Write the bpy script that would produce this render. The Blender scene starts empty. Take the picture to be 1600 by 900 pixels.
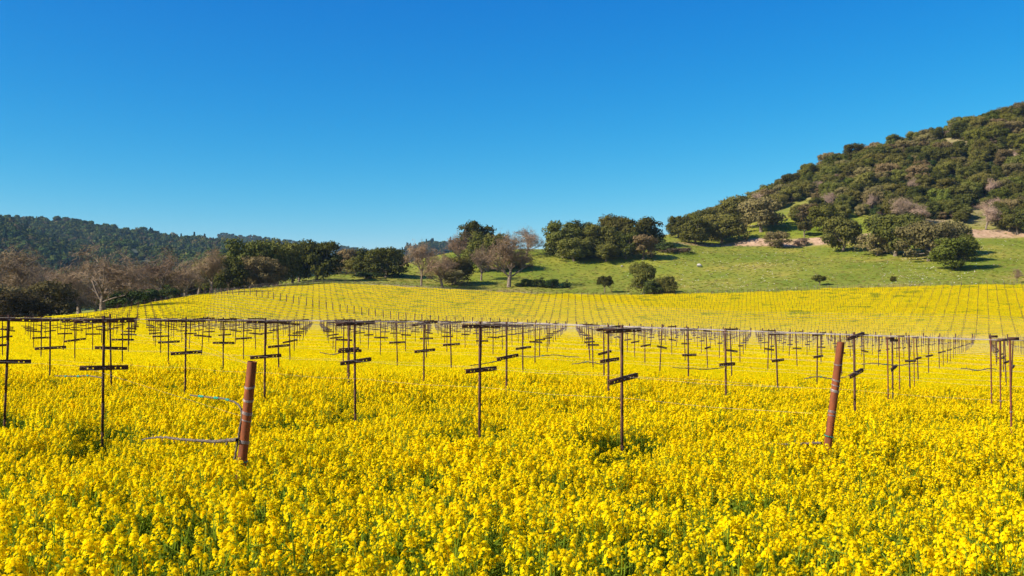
import bpy, math, random
import numpy as np
from mathutils import Vector, Matrix, Euler

random.seed(7)
RNG = np.random.default_rng(7)
SC = bpy.context.scene
COL = SC.collection
R = math.radians

# ------------------------------------------------------------------ camera, sky, sun, exposure
EYE = 1.9
F = 1555.6          # focal length in photo pixels (35 mm on a 36 mm sensor, 1600 px wide)
HOR = 503.0         # row of the photo at eye level
cam_d = bpy.data.cameras.new('camera')
cam_d.lens = 35.0
cam_d.sensor_width = 36.0
cam_d.clip_start = 0.1
cam_d.clip_end = 30000.0
cam = bpy.data.objects.new('camera', cam_d)
COL.objects.link(cam)
cam.location = (0, 0, EYE)
cam.rotation_euler = (R(90) + math.atan((HOR - 450) / F), 0, 0)
SC.camera = cam

SUN_EL, SUN_AZ = 34.0, -114.0      # elevation; azimuth clockwise from +Y (the view direction)
world = bpy.data.worlds.new('World')
SC.world = world
world.use_nodes = True
wn = world.node_tree
for n in list(wn.nodes):
    wn.nodes.remove(n)
sky = wn.nodes.new('ShaderNodeTexSky')
sky.sky_type = 'NISHITA'
sky.sun_disc = False
sky.sun_elevation = R(SUN_EL)
sky.sun_rotation = R(SUN_AZ)
sky.altitude = 300
sky.air_density = 1.0
sky.dust_density = 0.25
sky.ozone_density = 3.0
hsv = wn.nodes.new('ShaderNodeHueSaturation')
hsv.inputs['Saturation'].default_value = 1.28
hsv.inputs['Value'].default_value = 1.0
bg = wn.nodes.new('ShaderNodeBackground')
bg.inputs['Strength'].default_value = 0.11
wo = wn.nodes.new('ShaderNodeOutputWorld')
wn.links.new(sky.outputs[0], hsv.inputs['Color'])
# deep polarised blue: one response curve per channel, the same over the whole dome
sep = wn.nodes.new('ShaderNodeSeparateColor'); comb = wn.nodes.new('ShaderNodeCombineColor')
wn.links.new(hsv.outputs[0], sep.inputs[0])
for ch, (gain, power) in enumerate(((2.7, 2.55), (.75, 1.16), (.60, .58))):
    m1 = wn.nodes.new('ShaderNodeMath'); m1.operation = 'MULTIPLY'; m1.inputs[1].default_value = .11
    m2 = wn.nodes.new('ShaderNodeMath'); m2.operation = 'POWER'; m2.inputs[1].default_value = power
    m3 = wn.nodes.new('ShaderNodeMath'); m3.operation = 'MULTIPLY'; m3.inputs[1].default_value = gain / .11
    m4 = wn.nodes.new('ShaderNodeMath'); m4.operation = 'MINIMUM'; m4.inputs[1].default_value = 9.0
    wn.links.new(sep.outputs[ch], m1.inputs[0]); wn.links.new(m1.outputs[0], m2.inputs[0]); wn.links.new(m2.outputs[0], m3.inputs[0])
    wn.links.new(m3.outputs[0], m4.inputs[0]); wn.links.new(m4.outputs[0], comb.inputs[ch])
wn.links.new(comb.outputs[0], bg.inputs['Color'])
wn.links.new(bg.outputs[0], wo.inputs['Surface'])

sun_d = bpy.data.lights.new('sun', 'SUN')
sun_d.energy = 4.8
sun_d.angle = R(0.53)
sun_d.color = (1.0, 0.91, 0.77)
sun = bpy.data.objects.new('sun', sun_d)
COL.objects.link(sun)
sd = Vector((math.sin(R(SUN_AZ)) * math.cos(R(SUN_EL)), math.cos(R(SUN_AZ)) * math.cos(R(SUN_EL)), math.sin(R(SUN_EL))))
sun.rotation_euler = sd.to_track_quat('Z', 'Y').to_euler()
sun.location = (-50, -20, 60)

SC.view_settings.view_transform = 'Standard'
SC.view_settings.look = 'None'
SC.view_settings.gamma = 1.0
SC.view_settings.exposure = 0.82
SC.render.engine = 'CYCLES'
cy = SC.cycles
cy.max_bounces = 8
cy.diffuse_bounces = 6
cy.glossy_bounces = 1
cy.transmission_bounces = 6
cy.volume_bounces = 0
cy.transparent_max_bounces = 4
cy.use_denoising = True
cy.denoiser = 'OPENIMAGEDENOISE'
cy.denoising_input_passes = 'RGB_ALBEDO_NORMAL'
cy.denoising_prefilter = 'ACCURATE'
cy.use_adaptive_sampling = True
cy.adaptive_threshold = 0.02
cy.caustics_reflective = False
cy.caustics_refractive = False
cy.sample_clamp_indirect = 4.0

# ------------------------------------------------------------------ helpers
def mesh_np(name, V, Fq, col=None, mats=None, midx=None, smooth=False):
    """V (n,3); Fq (m,k) with k 3 or 4, or a list of faces; col (m,3) per face -> attribute 'Col'."""
    me = bpy.data.meshes.new(name)
    V = np.asarray(V, dtype=np.float32)
    Fq = np.asarray(Fq, dtype=np.int32)
    m, k = Fq.shape
    me.vertices.add(len(V)); me.vertices.foreach_set('co', V.ravel())
    me.loops.add(m * k); me.loops.foreach_set('vertex_index', Fq.ravel())
    me.polygons.add(m)
    me.polygons.foreach_set('loop_start', np.arange(0, m * k, k, dtype=np.int32))
    me.polygons.foreach_set('loop_total', np.full(m, k, dtype=np.int32))
    if smooth:
        me.polygons.foreach_set('use_smooth', np.ones(m, dtype=bool))
    if col is not None:
        a = me.attributes.new('Col', 'FLOAT_COLOR', 'FACE')
        c4 = np.ones((m, 4), dtype=np.float32); c4[:, :3] = col
        a.data.foreach_set('color', c4.ravel())
    for mt in (mats or []):
        me.materials.append(mt)
    if midx is not None:
        me.polygons.foreach_set('material_index', np.asarray(midx, dtype=np.int32))
    me.update(calc_edges=True)
    return me

def link(name, me, parent=None, loc=(0, 0, 0), rot=(0, 0, 0), scale=(1, 1, 1)):
    o = bpy.data.objects.new(name, me)
    COL.objects.link(o)
    o.parent = parent
    o.location = loc; o.rotation_euler = rot; o.scale = scale
    return o

def tag(o, label=None, cat=None, group=None, kind=None):
    if label: o['label'] = label
    if cat: o['category'] = cat
    if group: o['group'] = group
    if kind: o['kind'] = kind
    return o

def copy_tree(o, parent=None):
    c = o.copy(); COL.objects.link(c); c.parent = parent
    for ch in list(o.children):
        copy_tree(ch, c)
    return c

class MB:
    """quads and tubes collected into one mesh; quads only (triangles repeat no vertex: a thin quad)"""
    def __init__(s): s.V = []; s.Q = []; s.C = []; s.n = 0
    def add(s, V, Q, col):
        V = np.asarray(V, float).reshape(-1, 3); Q = np.asarray(Q, int).reshape(-1, 4)
        s.V.append(V); s.Q.append(Q + s.n); s.n += len(V)
        c = np.asarray(col, float)
        s.C.append(np.tile(c, (len(Q), 1)) if c.ndim == 1 else c)
    def box(s, c, d, col=(.5, .5, .5), M=None):
        hx, hy, hz = d[0] / 2, d[1] / 2, d[2] / 2
        P = np.array([(x * hx, y * hy, z * hz) for x in (-1, 1) for y in (-1, 1) for z in (-1, 1)]) + np.array(c)
        if M is not None: P = P @ np.array(M.to_3x3()).T + np.array(M.translation)
        s.add(P, [(0, 1, 3, 2), (4, 6, 7, 5), (0, 4, 5, 1), (2, 3, 7, 6), (0, 2, 6, 4), (1, 5, 7, 3)], col)
    def tube(s, pts, rad, col=(.5, .5, .5), k=6, cap=False):
        pts = np.asarray(pts, float); n = len(pts)
        rad = np.broadcast_to(np.asarray(rad, float), (n,))
        T = np.gradient(pts, axis=0); T /= np.linalg.norm(T, axis=1)[:, None] + 1e-9
        up = np.where(np.abs(T[:, 2:3]) > 0.9, np.array([[1., 0, 0]]), np.array([[0, 0, 1.]]))
        A = np.cross(T, up); A /= np.linalg.norm(A, axis=1)[:, None] + 1e-9
        B = np.cross(T, A)
        an = np.arange(k) * 2 * math.pi / k
        ring = A[:, None, :] * np.cos(an)[None, :, None] + B[:, None, :] * np.sin(an)[None, :, None]
        V = (pts[:, None, :] + ring * rad[:, None, None]).reshape(-1, 3)
        i = np.arange(n - 1)[:, None] * k; j = np.arange(k)[None, :]; j2 = (j + 1) % k
        Q = np.stack([i + j, i + j2, i + k + j2, i + k + j], -1).reshape(-1, 4)
        s.add(V, Q, col)
    def mesh(s, name, mats, smooth=False):
        return mesh_np(name, np.concatenate(s.V), np.concatenate(s.Q), np.concatenate(s.C), mats, smooth=smooth)

def rand_unit(n, rng):
    v = rng.normal(size=(n, 3)); return v / (np.linalg.norm(v, axis=1)[:, None] + 1e-9)

def leaf_quads(C, N, w, h, rng, col):
    """diamond-shaped faces at C facing N"""
    n = len(C)
    t = rand_unit(n, rng)
    A = np.cross(N, t); A /= np.linalg.norm(A, axis=1)[:, None] + 1e-9
    B = np.cross(N, A)
    w = np.broadcast_to(w, (n,))[:, None]; h = np.broadcast_to(h, (n,))[:, None]
    V = np.stack([C - A * w * .5, C - B * h * .5, C + A * w * .5, C + B * h * .5], 1).reshape(-1, 3)
    Q = np.arange(4 * n).reshape(n, 4)
    return V, Q, col

# value noise (numpy) for placing and colouring
_pt = RNG.random((256, 256))
def vnoise(x, y, s=1.0, o=0):
    x = np.asarray(x, float) / s + 37.7 * o + 1000; y = np.asarray(y, float) / s + 91.3 * o + 1000
    xi = np.floor(x).astype(int); yi = np.floor(y).astype(int)
    fx = x - xi; fy = y - yi; fx = fx * fx * (3 - 2 * fx); fy = fy * fy * (3 - 2 * fy)
    g = lambda a, b: _pt[a % 256, b % 256]
    return (g(xi, yi) * (1 - fx) + g(xi + 1, yi) * fx) * (1 - fy) + (g(xi, yi + 1) * (1 - fx) + g(xi + 1, yi + 1) * fx) * fy
def fbm(x, y, s, o=0, k=4):
    v = 0; a = 1; t = 0
    for i in range(k):
        v = v + a * vnoise(x, y, s / 2 ** i, o + i); t += a; a *= .55
    return v / t

# ------------------------------------------------------------------ materials
def new_mat(name):
    m = bpy.data.materials.new(name); m.use_nodes = True
    nt = m.node_tree
    for n in list(nt.nodes): nt.nodes.remove(n)
    out = nt.nodes.new('ShaderNodeOutputMaterial')
    return m, nt, out

def veg_mat(name, transl=0.3, var=0.25, hue=0.02, rough=True):
    """foliage: face colour attribute, per-object variation, diffuse + translucent"""
    m, nt, out = new_mat(name)
    N = nt.nodes.new; L = nt.links.new
    at = N('ShaderNodeAttribute'); at.attribute_name = 'Col'
    oi = N('ShaderNodeObjectInfo')
    hs = N('ShaderNodeHueSaturation')
    mr = N('ShaderNodeMapRange'); mr.inputs['To Min'].default_value = 1 - var; mr.inputs['To Max'].default_value = 1 + var
    L(oi.outputs['Random'], mr.inputs['Value'])
    mul = N('ShaderNodeMath'); mul.operation = 'MULTIPLY_ADD'; mul.inputs[1].default_value = 7.31; mul.inputs[2].default_value = 0.17
    fr = N('ShaderNodeMath'); fr.operation = 'FRACT'
    L(oi.outputs['Random'], mul.inputs[0]); L(mul.outputs[0], fr.inputs[0])
    mh = N('ShaderNodeMapRange'); mh.inputs['To Min'].default_value = .5 - hue; mh.inputs['To Max'].default_value = .5 + hue
    L(fr.outputs[0], mh.inputs['Value'])
    L(at.outputs['Color'], hs.inputs['Color']); L(mr.outputs[0], hs.inputs['Value']); L(mh.outputs[0], hs.inputs['Hue'])
    d = N('ShaderNodeBsdfDiffuse'); t = N('ShaderNodeBsdfTranslucent'); mx = N('ShaderNodeMixShader')
    mx.inputs[0].default_value = transl
    L(hs.outputs[0], d.inputs['Color']); L(hs.outputs[0], t.inputs['Color'])
    L(d.outputs[0], mx.inputs[1]); L(t.outputs[0], mx.inputs[2]); L(mx.outputs[0], out.inputs['Surface'])
    return m

M_FLOWER = veg_mat('mustard_petal_and_stem', transl=0.6, var=0.06, hue=0.004)
M_LEAF = veg_mat('oak_foliage', transl=0.15, var=0.30, hue=0.022)
M_TWIG = veg_mat('bare_twigs', transl=0.0, var=0.22, hue=0.01)
M_FAR = veg_mat('far_forest_foliage', transl=0.1, var=0.4, hue=0.03)

def noise_mat(name, c1, c2, scale, rough=0.8, metallic=0.0, bump=0.3, c3=None, obj=True, detail=6, stretch=(1, 1, 1)):
    m, nt, out = new_mat(name)
    N = nt.nodes.new; L = nt.links.new
    tc = N('ShaderNodeTexCoord'); mp = N('ShaderNodeMapping'); mp.inputs['Scale'].default_value = stretch
    L(tc.outputs['Object'], mp.inputs['Vector'])
    no = N('ShaderNodeTexNoise'); no.inputs['Scale'].default_value = scale; no.inputs['Detail'].default_value = detail
    L(mp.outputs[0], no.inputs['Vector'])
    cr = N('ShaderNodeValToRGB')
    cr.color_ramp.elements[0].position = .35; cr.color_ramp.elements[0].color = (*c1, 1)
    cr.color_ramp.elements[1].position = .65; cr.color_ramp.elements[1].color = (*c2, 1)
    if c3:
        e = cr.color_ramp.elements.new(.8); e.color = (*c3, 1)
    L(no.outputs['Fac'], cr.inputs[0])
    b = N('ShaderNodeBsdfPrincipled'); b.inputs['Roughness'].default_value = rough; b.inputs['Metallic'].default_value = metallic
    L(cr.outputs[0], b.inputs['Base Color'])
    bp = N('ShaderNodeBump'); bp.inputs['Strength'].default_value = bump; bp.inputs['Distance'].default_value = 0.01
    L(no.outputs['Fac'], bp.inputs['Height']); L(bp.outputs[0], b.inputs['Normal'])
    L(b.outputs[0], out.inputs['Surface'])
    return m

M_RUST = noise_mat('dark_rusty_steel', (.035, .014, .009), (.095, .034, .016), 9, .85, 0.0, .5, (.17, .06, .024))
M_PIPE = noise_mat('orange_rust_pipe', (.12, .030, .008), (.27, .066, .012), 13, .8, 0.0, .8, (.075, .022, .010), stretch=(1, 1, .45), detail=10)
M_PIPE2 = noise_mat('brown_rust_pipe', (.085, .024, .010), (.20, .05, .018), 9, .8, 0.0, .4, (.05, .018, .01))
M_WIRE = noise_mat('galvanised_wire', (.25, .21, .19), (.42, .37, .34), 3, .45, .35, .1)
M_TIE = noise_mat('green_vine_tie', (.0, .16, .10), (.01, .28, .18), 20, .5, 0, .1)
M_CANE = noise_mat('vine_bark', (.055, .040, .030), (.15, .115, .085), 30, .9, 0, .8)
M_BARK = noise_mat('oak_bark', (.10, .075, .055), (.26, .20, .145), 4, .95, 0, .8)
M_ROCK = noise_mat('pale_limestone', (.42, .38, .32), (.66, .61, .54), 2, .9, 0, .6)
M_WOOD = noise_mat('weathered_fence_wood', (.10, .085, .07), (.2, .17, .14), 5, .9, 0, .3)

# ------------------------------------------------------------------ terrain
#   z(x, y): flat valley that tilts gently down to the right, vineyard slope, grass slope, wooded hill
PX = np.array([-700, 0, 110, 200, 300, 400, 500, 600, 650, 700, 750, 800, 900, 1000, 1050, 1100, 1150, 1200, 1250, 1300, 1400, 1500, 1600, 2300], float)
def tab(*v): return np.array(v, float)
yB = tab(501, 499, 493, 480, 462, 450, 442, 445, 448, 451, 454, 457, 460, 461, 459, 458, 456, 454, 452, 450, 447, 445, 444, 440)
YB = tab(170, 180, 190, 225, 262, 292, 315, 322, 324, 325, 323, 320, 320, 320, 320, 320, 318, 315, 312, 310, 305, 300, 300, 300)
yM = tab(500, 497, 491, 478, 460, 448, 436, 431, 431, 432, 432, 434, 436, 436, 434, 430, 427, 424, 422, 419, 416, 411, 408, 390)
yC = tab(500, 497, 491, 479, 463, 452, 434, 424, 408, 396, 388, 391, 392, 386, 380, 384, 383, 381, 380, 377, 370, 368, 366, 330)
dC = tab(120, 120, 120, 120, 120, 120, 110, 110, 110, 110, 110, 112, 115, 120, 125, 135, 140, 140, 140, 140, 140, 140, 140, 140)
yS = tab(500, 497, 492, 482, 470, 462, 450, 440, 418, 400, 391, 392, 391, 377, 368, 356, 342, 310, 289, 258, 231, 203, 176, 45)
dS = tab(240, 240, 240, 240, 240, 240, 200, 190, 180, 170, 165, 165, 165, 180, 200, 230, 260, 290, 300, 310, 325, 335, 340, 340)
PXF = np.linspace(-700, 2300, 601)
def smooth_tab(v):
    f = np.interp(PXF, PX, v); k = np.hanning(15); k /= k.sum()
    return np.convolve(np.pad(f, 7, mode='edge'), k, 'valid')
sB, sYB, sM, sC, sdC, sS, sdS = [smooth_tab(v) for v in (yB, YB, yM, yC, dC, yS, dS)]

def zvalley(x):
    x = np.asarray(x, float)
    sp = np.log1p(np.exp(np.clip(x / 2.0, -30, 30))) * 2.0       # soft max(x, 0)
    return -0.009 * x - 0.027 * (sp - 2.0 * math.log(2)) 

def herm(t): return t * t * (3 - 2 * t)
def _terrain(x, y):
    x = np.asarray(x, float); y = np.asarray(y, float)
    Y = np.maximum(np.maximum(y, np.abs(x) / 0.93), 1.0)
    a = x / Y
    px = 800 + F * a
    ip = lambda t: np.interp(px, PXF, t)
    Yb = ip(sYB); Yf = Yb - 135 + 8 * np.sin(a * 9)
    zf = zvalley(x * np.minimum(1, Yf / Y))
    zb = EYE - 0.55 + (HOR - ip(sB)) / F * Yb
    Ym = Yb + 55; zm = EYE + (HOR - ip(sM)) / F * Ym
    Yc = Yb + ip(sdC); zc = EYE + (HOR - ip(sC)) / F * Yc
    Ys = Yb + ip(sdS); zs = EYE + (HOR - ip(sS)) / F * Ys
    Yd = Ys + 320; zd = zs - 55
    Ye = Yd + 500
    zv = zvalley(x * np.minimum(1, Yf / Y))
    ks = [(Yf, zf), (Yb, zb), (Ym, zm), (Yc, zc), (Ys, zs), (Yd, np.maximum(zd, -12)), (Ye, np.maximum(zd, -12) * 0 - 12)]
    # monotone-ish cubic (finite difference tangents)
    Yk = [k[0] for k in ks]; Zk = [np.asarray(k[1]) for k in ks]
    m = [np.zeros_like(Zk[0])]
    for i in range(1, len(ks) - 1):
        s0 = (Zk[i] - Zk[i - 1]) / (Yk[i] - Yk[i - 1]); s1 = (Zk[i + 1] - Zk[i]) / (Yk[i + 1] - Yk[i])
        mm = np.where(s0 * s1 > 0, 2 * s0 * s1 / (s0 + s1 + np.where(s0 + s1 == 0, 1e-9, 0)), 0.0)
        m.append(mm)
    m.append(np.zeros_like(Zk[0]))
    z = zv
    for i in range(len(ks) - 1):
        h = Yk[i + 1] - Yk[i]; t = np.clip((Y - Yk[i]) / h, 0, 1)
        H = (2 * t**3 - 3 * t**2 + 1) * Zk[i] + (t**3 - 2 * t**2 + t) * h * m[i] + (-2 * t**3 + 3 * t**2) * Zk[i + 1] + (t**3 - t**2) * h * m[i + 1]
        z = np.where((Y > Yk[i]), H, z)
    z = np.where(Y > Yk[-1], Zk[-1], z)
    return z, Y, px, Yb, Yc, Ys

def tz(x, y):
    z, Y, px, Yb, Yc, Ys = _terrain(x, y)
    k = np.clip((Y - Yb - 15) / 60, 0, 1)
    # gentle humps on the grass slope, larger ones on the wooded hill
    st = np.clip((Y - Yc + 5) / 4.5, 0, 1); z = z + 2.4 * herm(st) * np.clip((px - 1130) / 50, 0, 1) * np.clip((700 - Y) / 100, 0, 1)
    z = z + k * (fbm(x, y, 42, 3, 3) - .5) * 3.0 + np.clip((Y - Yc) / 60, 0, 1) * (fbm(x, y, 90, 5, 3) - .5) * 12 * (px > 1050) * .6
    return z
def tzf(x, y): return float(tz(np.array([x]), np.array([y]))[0])

def ground_at(px, py, ymin=3.0, ymax=900.0):
    """the ground point that the photo shows at pixel (px, py): first hit along the view ray"""
    Y = np.concatenate([np.linspace(ymin, 60, 300), np.linspace(60.5, ymax, 1700)])
    Y = Y[Y >= ymin]
    x = (px - 800) / F * Y
    zr = EYE + (HOR - py) / F * Y
    g = tz(x, Y) - zr
    i = np.argmax(g > 0)
    if g[i] <= 0: return None
    return float(x[i]), float(Y[i]), float(tz(x[i:i+1], Y[i:i+1])[0])

def build_ground():
    # polar sheet round the camera, fine in view, coarse behind, out past the horizon
    th = np.concatenate([np.linspace(-180, -50, 40)[:-1], np.linspace(-50, 50, 501)[:-1], np.linspace(50, 180, 40)])
    th = np.radians(th)
    r = np.concatenate([np.geomspace(.5, 60, 60)[:-1], np.linspace(60, 800, 330)[:-1], np.geomspace(800, 14000, 26)])
    TH, RR = np.meshgrid(th, r, indexing='ij')
    X = RR * np.sin(TH); Yy = RR * np.cos(TH)
    Z = tz(X, Yy)
    nt_, nr = TH.shape
    V = np.stack([X, Yy, Z], -1).reshape(-1, 3)
    i = np.arange(nt_ - 1)[:, None] * nr; j = np.arange(nr - 1)[None, :]
    Q = np.stack([i + j, i + nr + j, i + nr + j + 1, i + j + 1], -1).reshape(-1, 4)[:, ::-1]
    me = mesh_np('ground', V, Q, smooth=True)
    x = V[:, 0]; y = V[:, 1]
    _, YY, px, Yb, Yc, Ys = _terrain(x, y)
    field = 1 - np.clip((YY - Yb) / 4 + .5 + (fbm(x, y, 9, 8, 2) - .5) * 2, 0, 1)
    # bare soil: the cut bank above the grass on the right, and a trodden strip behind the vines
    bank_d = YY - (Yc - 3 + 3 * (fbm(x, y, 30, 4, 2) - .5))
    bank = np.exp(-(bank_d / 4.5) ** 4) * np.clip((px - 1040) / 60, 0, 1)
    bank = bank * np.clip((fbm(x, y, 14, 9, 3) - .28) * 7, 0, 1)
    strip = np.exp(-((YY - Yb - 6) / 5.0) ** 2) * np.clip((px - 480) / 60, 0, 1) * np.clip((960 - px) / 60, 0, 1) * .8
    upper = np.clip((YY - Yc - 2) / 14, 0, 1) * np.clip((px - 1370) / 60, 0, 1) + np.clip((YY - Yc - 40) / 30, 0, 1) * (px > 1150)
    upper = np.clip(upper, 0, 1)
    soil = np.clip(bank * 1.2 + strip * np.clip((fbm(x, y, 12, 2, 3) - .35) * 5, 0, 1), 0, 1)
    for nm, arr in (('field', field), ('soil', soil), ('upper', upper)):
        a = me.attributes.new(nm, 'FLOAT', 'POINT'); a.data.foreach_set('value', arr.astype(np.float32))
    m, nt, out = new_mat('ground')
    N = nt.nodes.new; L = nt.links.new
    geo = N('ShaderNodeNewGeometry')
    def noise(s, d=5, rough=.55):
        n = N('ShaderNodeTexNoise'); n.inputs['Scale'].default_value = s; n.inputs['Detail'].default_value = d
        n.inputs['Roughness'].default_value = rough
        L(geo.outputs['Position'], n.inputs['Vector']); return n
    def ramp(src, stops):
        c = N('ShaderNodeValToRGB')
        e = c.color_ramp.elements
        e[0].position = stops[0][0]; e[0].color = (*stops[0][1], 1)
        e[1].position = stops[1][0]; e[1].color = (*stops[1][1], 1)
        for p, cc in stops[2:]:
            q = e.new(p); q.color = (*cc, 1)
        L(src, c.inputs[0]); return c
    def mix(f, a, b, mode='MIX'):
        x_ = N('ShaderNodeMixRGB'); x_.blend_type = mode
        if isinstance(f, float): x_.inputs[0].default_value = f
        else: L(f, x_.inputs[0])
        L(a, x_.inputs[1]); L(b, x_.inputs[2]); return x_
    g1 = ramp(noise(.035, 6).outputs['Fac'], [(.36, (.145, .185, .018)), (.62, (.25, .235, .038)), (.5, (.195, .215, .026)), (.75, (.28, .22, .075))])
    g2 = ramp(noise(.9, 6, .7).outputs['Fac'], [(.3, (.80, .83, .75)), (.7, (1.25, 1.2, 1.15))])
    g2b = ramp(noise(.18, 4, .6).outputs['Fac'], [(.35, (.8, .88, .8)), (.68, (1.18, 1.08, 1.05))])
    grass = mix(1.0, mix(1.0, g1.outputs[0], g2.outputs[0], 'MULTIPLY').outputs[0], g2b.outputs[0], 'MULTIPLY')
    s1 = ramp(noise(.35, 6, .7).outputs['Fac'], [(.3, (.30, .18, .10)), (.7, (.52, .36, .24))])
    f1 = ramp(noise(1.2, 5).outputs['Fac'], [(.35, (.05, .075, .015)), (.7, (.13, .11, .04))])
    af = N('ShaderNodeAttribute'); af.attribute_name = 'field'
    as_ = N('ShaderNodeAttribute'); as_.attribute_name = 'soil'
    au = N('ShaderNodeAttribute'); au.attribute_name = 'upper'
    u1 = ramp(noise(.06, 6, .65).outputs['Fac'], [(.4, (.15, .155, .035)), (.62, (.33, .25, .14))])
    c = mix(au.outputs['Fac'], grass.outputs[0], u1.outputs[0])
    c = mix(as_.outputs['Fac'], c.outputs[0], s1.outputs[0])
    c = mix(af.outputs['Fac'], c.outputs[0], f1.outputs[0])
    b = N('ShaderNodeBsdfPrincipled'); b.inputs['Roughness'].default_value = .95
    b.inputs['Specular IOR Level'].default_value = .1
    L(c.outputs[0], b.inputs['Base Color'])
    bp = N('ShaderNodeBump'); bp.inputs['Strength'].default_value = .4; bp.inputs['Distance'].default_value = .3
    L(noise(1.1, 6, .75).outputs['Fac'], bp.inputs['Height']); L(bp.outputs[0], b.inputs['Normal'])
    L(b.outputs[0], out.inputs['Surface'])
    me.materials.append(m)
    tag(link('ground', me), 'valley floor rising into a grassy hillside', None, None, 'structure')
build_ground()

# ------------------------------------------------------------------ far hills (structure) and their woods
def hill_sheet(name, pxs, crest_px_y, Y0, Y1, col1, col2, nz=70, amp=0.0, seed=0, back=900, gully=0.0):
    pxc, yc = zip(*crest_px_y)
    cols = np.linspace(pxs[0], pxs[1], pxs[2])
    yy = np.interp(cols, pxc, yc)
    k = np.hanning(9); k /= k.sum(); yy = np.convolve(np.pad(yy, 4, mode='edge'), k, 'valid')
    t = np.concatenate([np.linspace(0, 1, nz), [1.25, 1.6, 2.0]])
    zcrest = EYE + (HOR - yy) / F * Y1
    V = []
    for ti in t:
        if ti <= 1:
            Yv = np.full_like(cols, Y0 + (Y1 - Y0) * ti); prof = ti ** 1.25
        else:
            Yv = np.full_like(cols, Y1 + back * (ti - 1)); prof = 1 - (ti - 1) ** 1.3 * .9
        x = (cols - 800) / F * Yv
        zz = -12 + (zcrest + 12) * prof
        env = math.sin(min(ti, 1) * math.pi) ** .7 if ti < 1 else 0
        rid = 1 - np.abs(2 * fbm(x + .7 * Yv, Yv * .35, gully or 300, seed, 4) - 1) * 2
        zz = zz + env * amp * (rid - .5)
        V.append(np.stack([x, Yv, zz], -1))
    V = np.array(V); n, c = V.shape[:2]
    i = np.arange(n - 1)[:, None] * c; j = np.arange(c - 1)[None, :]
    Q = np.stack([i + j, i + j + 1, i + c + j + 1, i + c + j], -1).reshape(-1, 4)
    mat = noise_mat(name + '_floor', col1, col2, .01, .95, 0, 0)
    me = mesh_np(name, V.reshape(-1, 3), Q, mats=[mat], smooth=True)
    tag(link(name, me), None, None, None, 'structure')
    return V

# instancing helper for stuff: a mesh of points whose attributes drive one Instance-on-Points
def scatter(name, P, rot, scl, idx, sources, label, cat=None):
    src = bpy.data.collections.new(name + '_source')      # never linked to the scene
    for i, me in enumerate(sources):
        o = bpy.data.objects.new('%s_kind_%02d' % (name, i), me)
        src.objects.link(o)
    me = bpy.data.meshes.new(name)
    me.vertices.add(len(P)); me.vertices.foreach_set('co', np.asarray(P, np.float32).ravel())
    a = me.attributes.new('rot', 'FLOAT_VECTOR', 'POINT'); a.data.foreach_set('vector', np.asarray(rot, np.float32).ravel())
    a = me.attributes.new('scl', 'FLOAT_VECTOR', 'POINT'); a.data.foreach_set('vector', np.asarray(scl, np.float32).ravel())
    a = me.attributes.new('idx', 'INT', 'POINT'); a.data.foreach_set('value', np.asarray(idx, np.int32))
    ng = bpy.data.node_groups.new(name + '_scatter', 'GeometryNodeTree')
    ng.interface.new_socket('Geometry', in_out='INPUT', socket_type='NodeSocketGeometry')
    ng.interface.new_socket('Geometry', in_out='OUTPUT', socket_type='NodeSocketGeometry')
    N = ng.nodes.new; L = ng.links.new
    gi = N('NodeGroupInput'); go = N('NodeGroupOutput')
    ip = N('GeometryNodeInstanceOnPoints')
    ci = N('GeometryNodeCollectionInfo'); ci.inputs['Collection'].default_value = src
    ci.inputs['Separate Children'].default_value = True; ci.inputs['Reset Children'].default_value = True
    def attr(nm, t):
        n = N('GeometryNodeInputNamedAttribute'); n.data_type = t; n.inputs['Name'].default_value = nm
        return n.outputs['Attribute']
    L(gi.outputs[0], ip.inputs['Points']); L(ci.outputs[0], ip.inputs['Instance'])
    ip.inputs['Pick Instance'].default_value = True
    L(attr('idx', 'INT'), ip.inputs['Instance Index'])
    L(attr('rot', 'FLOAT_VECTOR'), ip.inputs['Rotation'])
    L(attr('scl', 'FLOAT_VECTOR'), ip.inputs['Scale'])
    L(ip.outputs[0], go.inputs[0])
    o = link(name, me)
    md = o.modifiers.new('scatter', 'NODES'); md.node_group = ng
    tag(o, label, cat, None, 'stuff')
    return o

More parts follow.
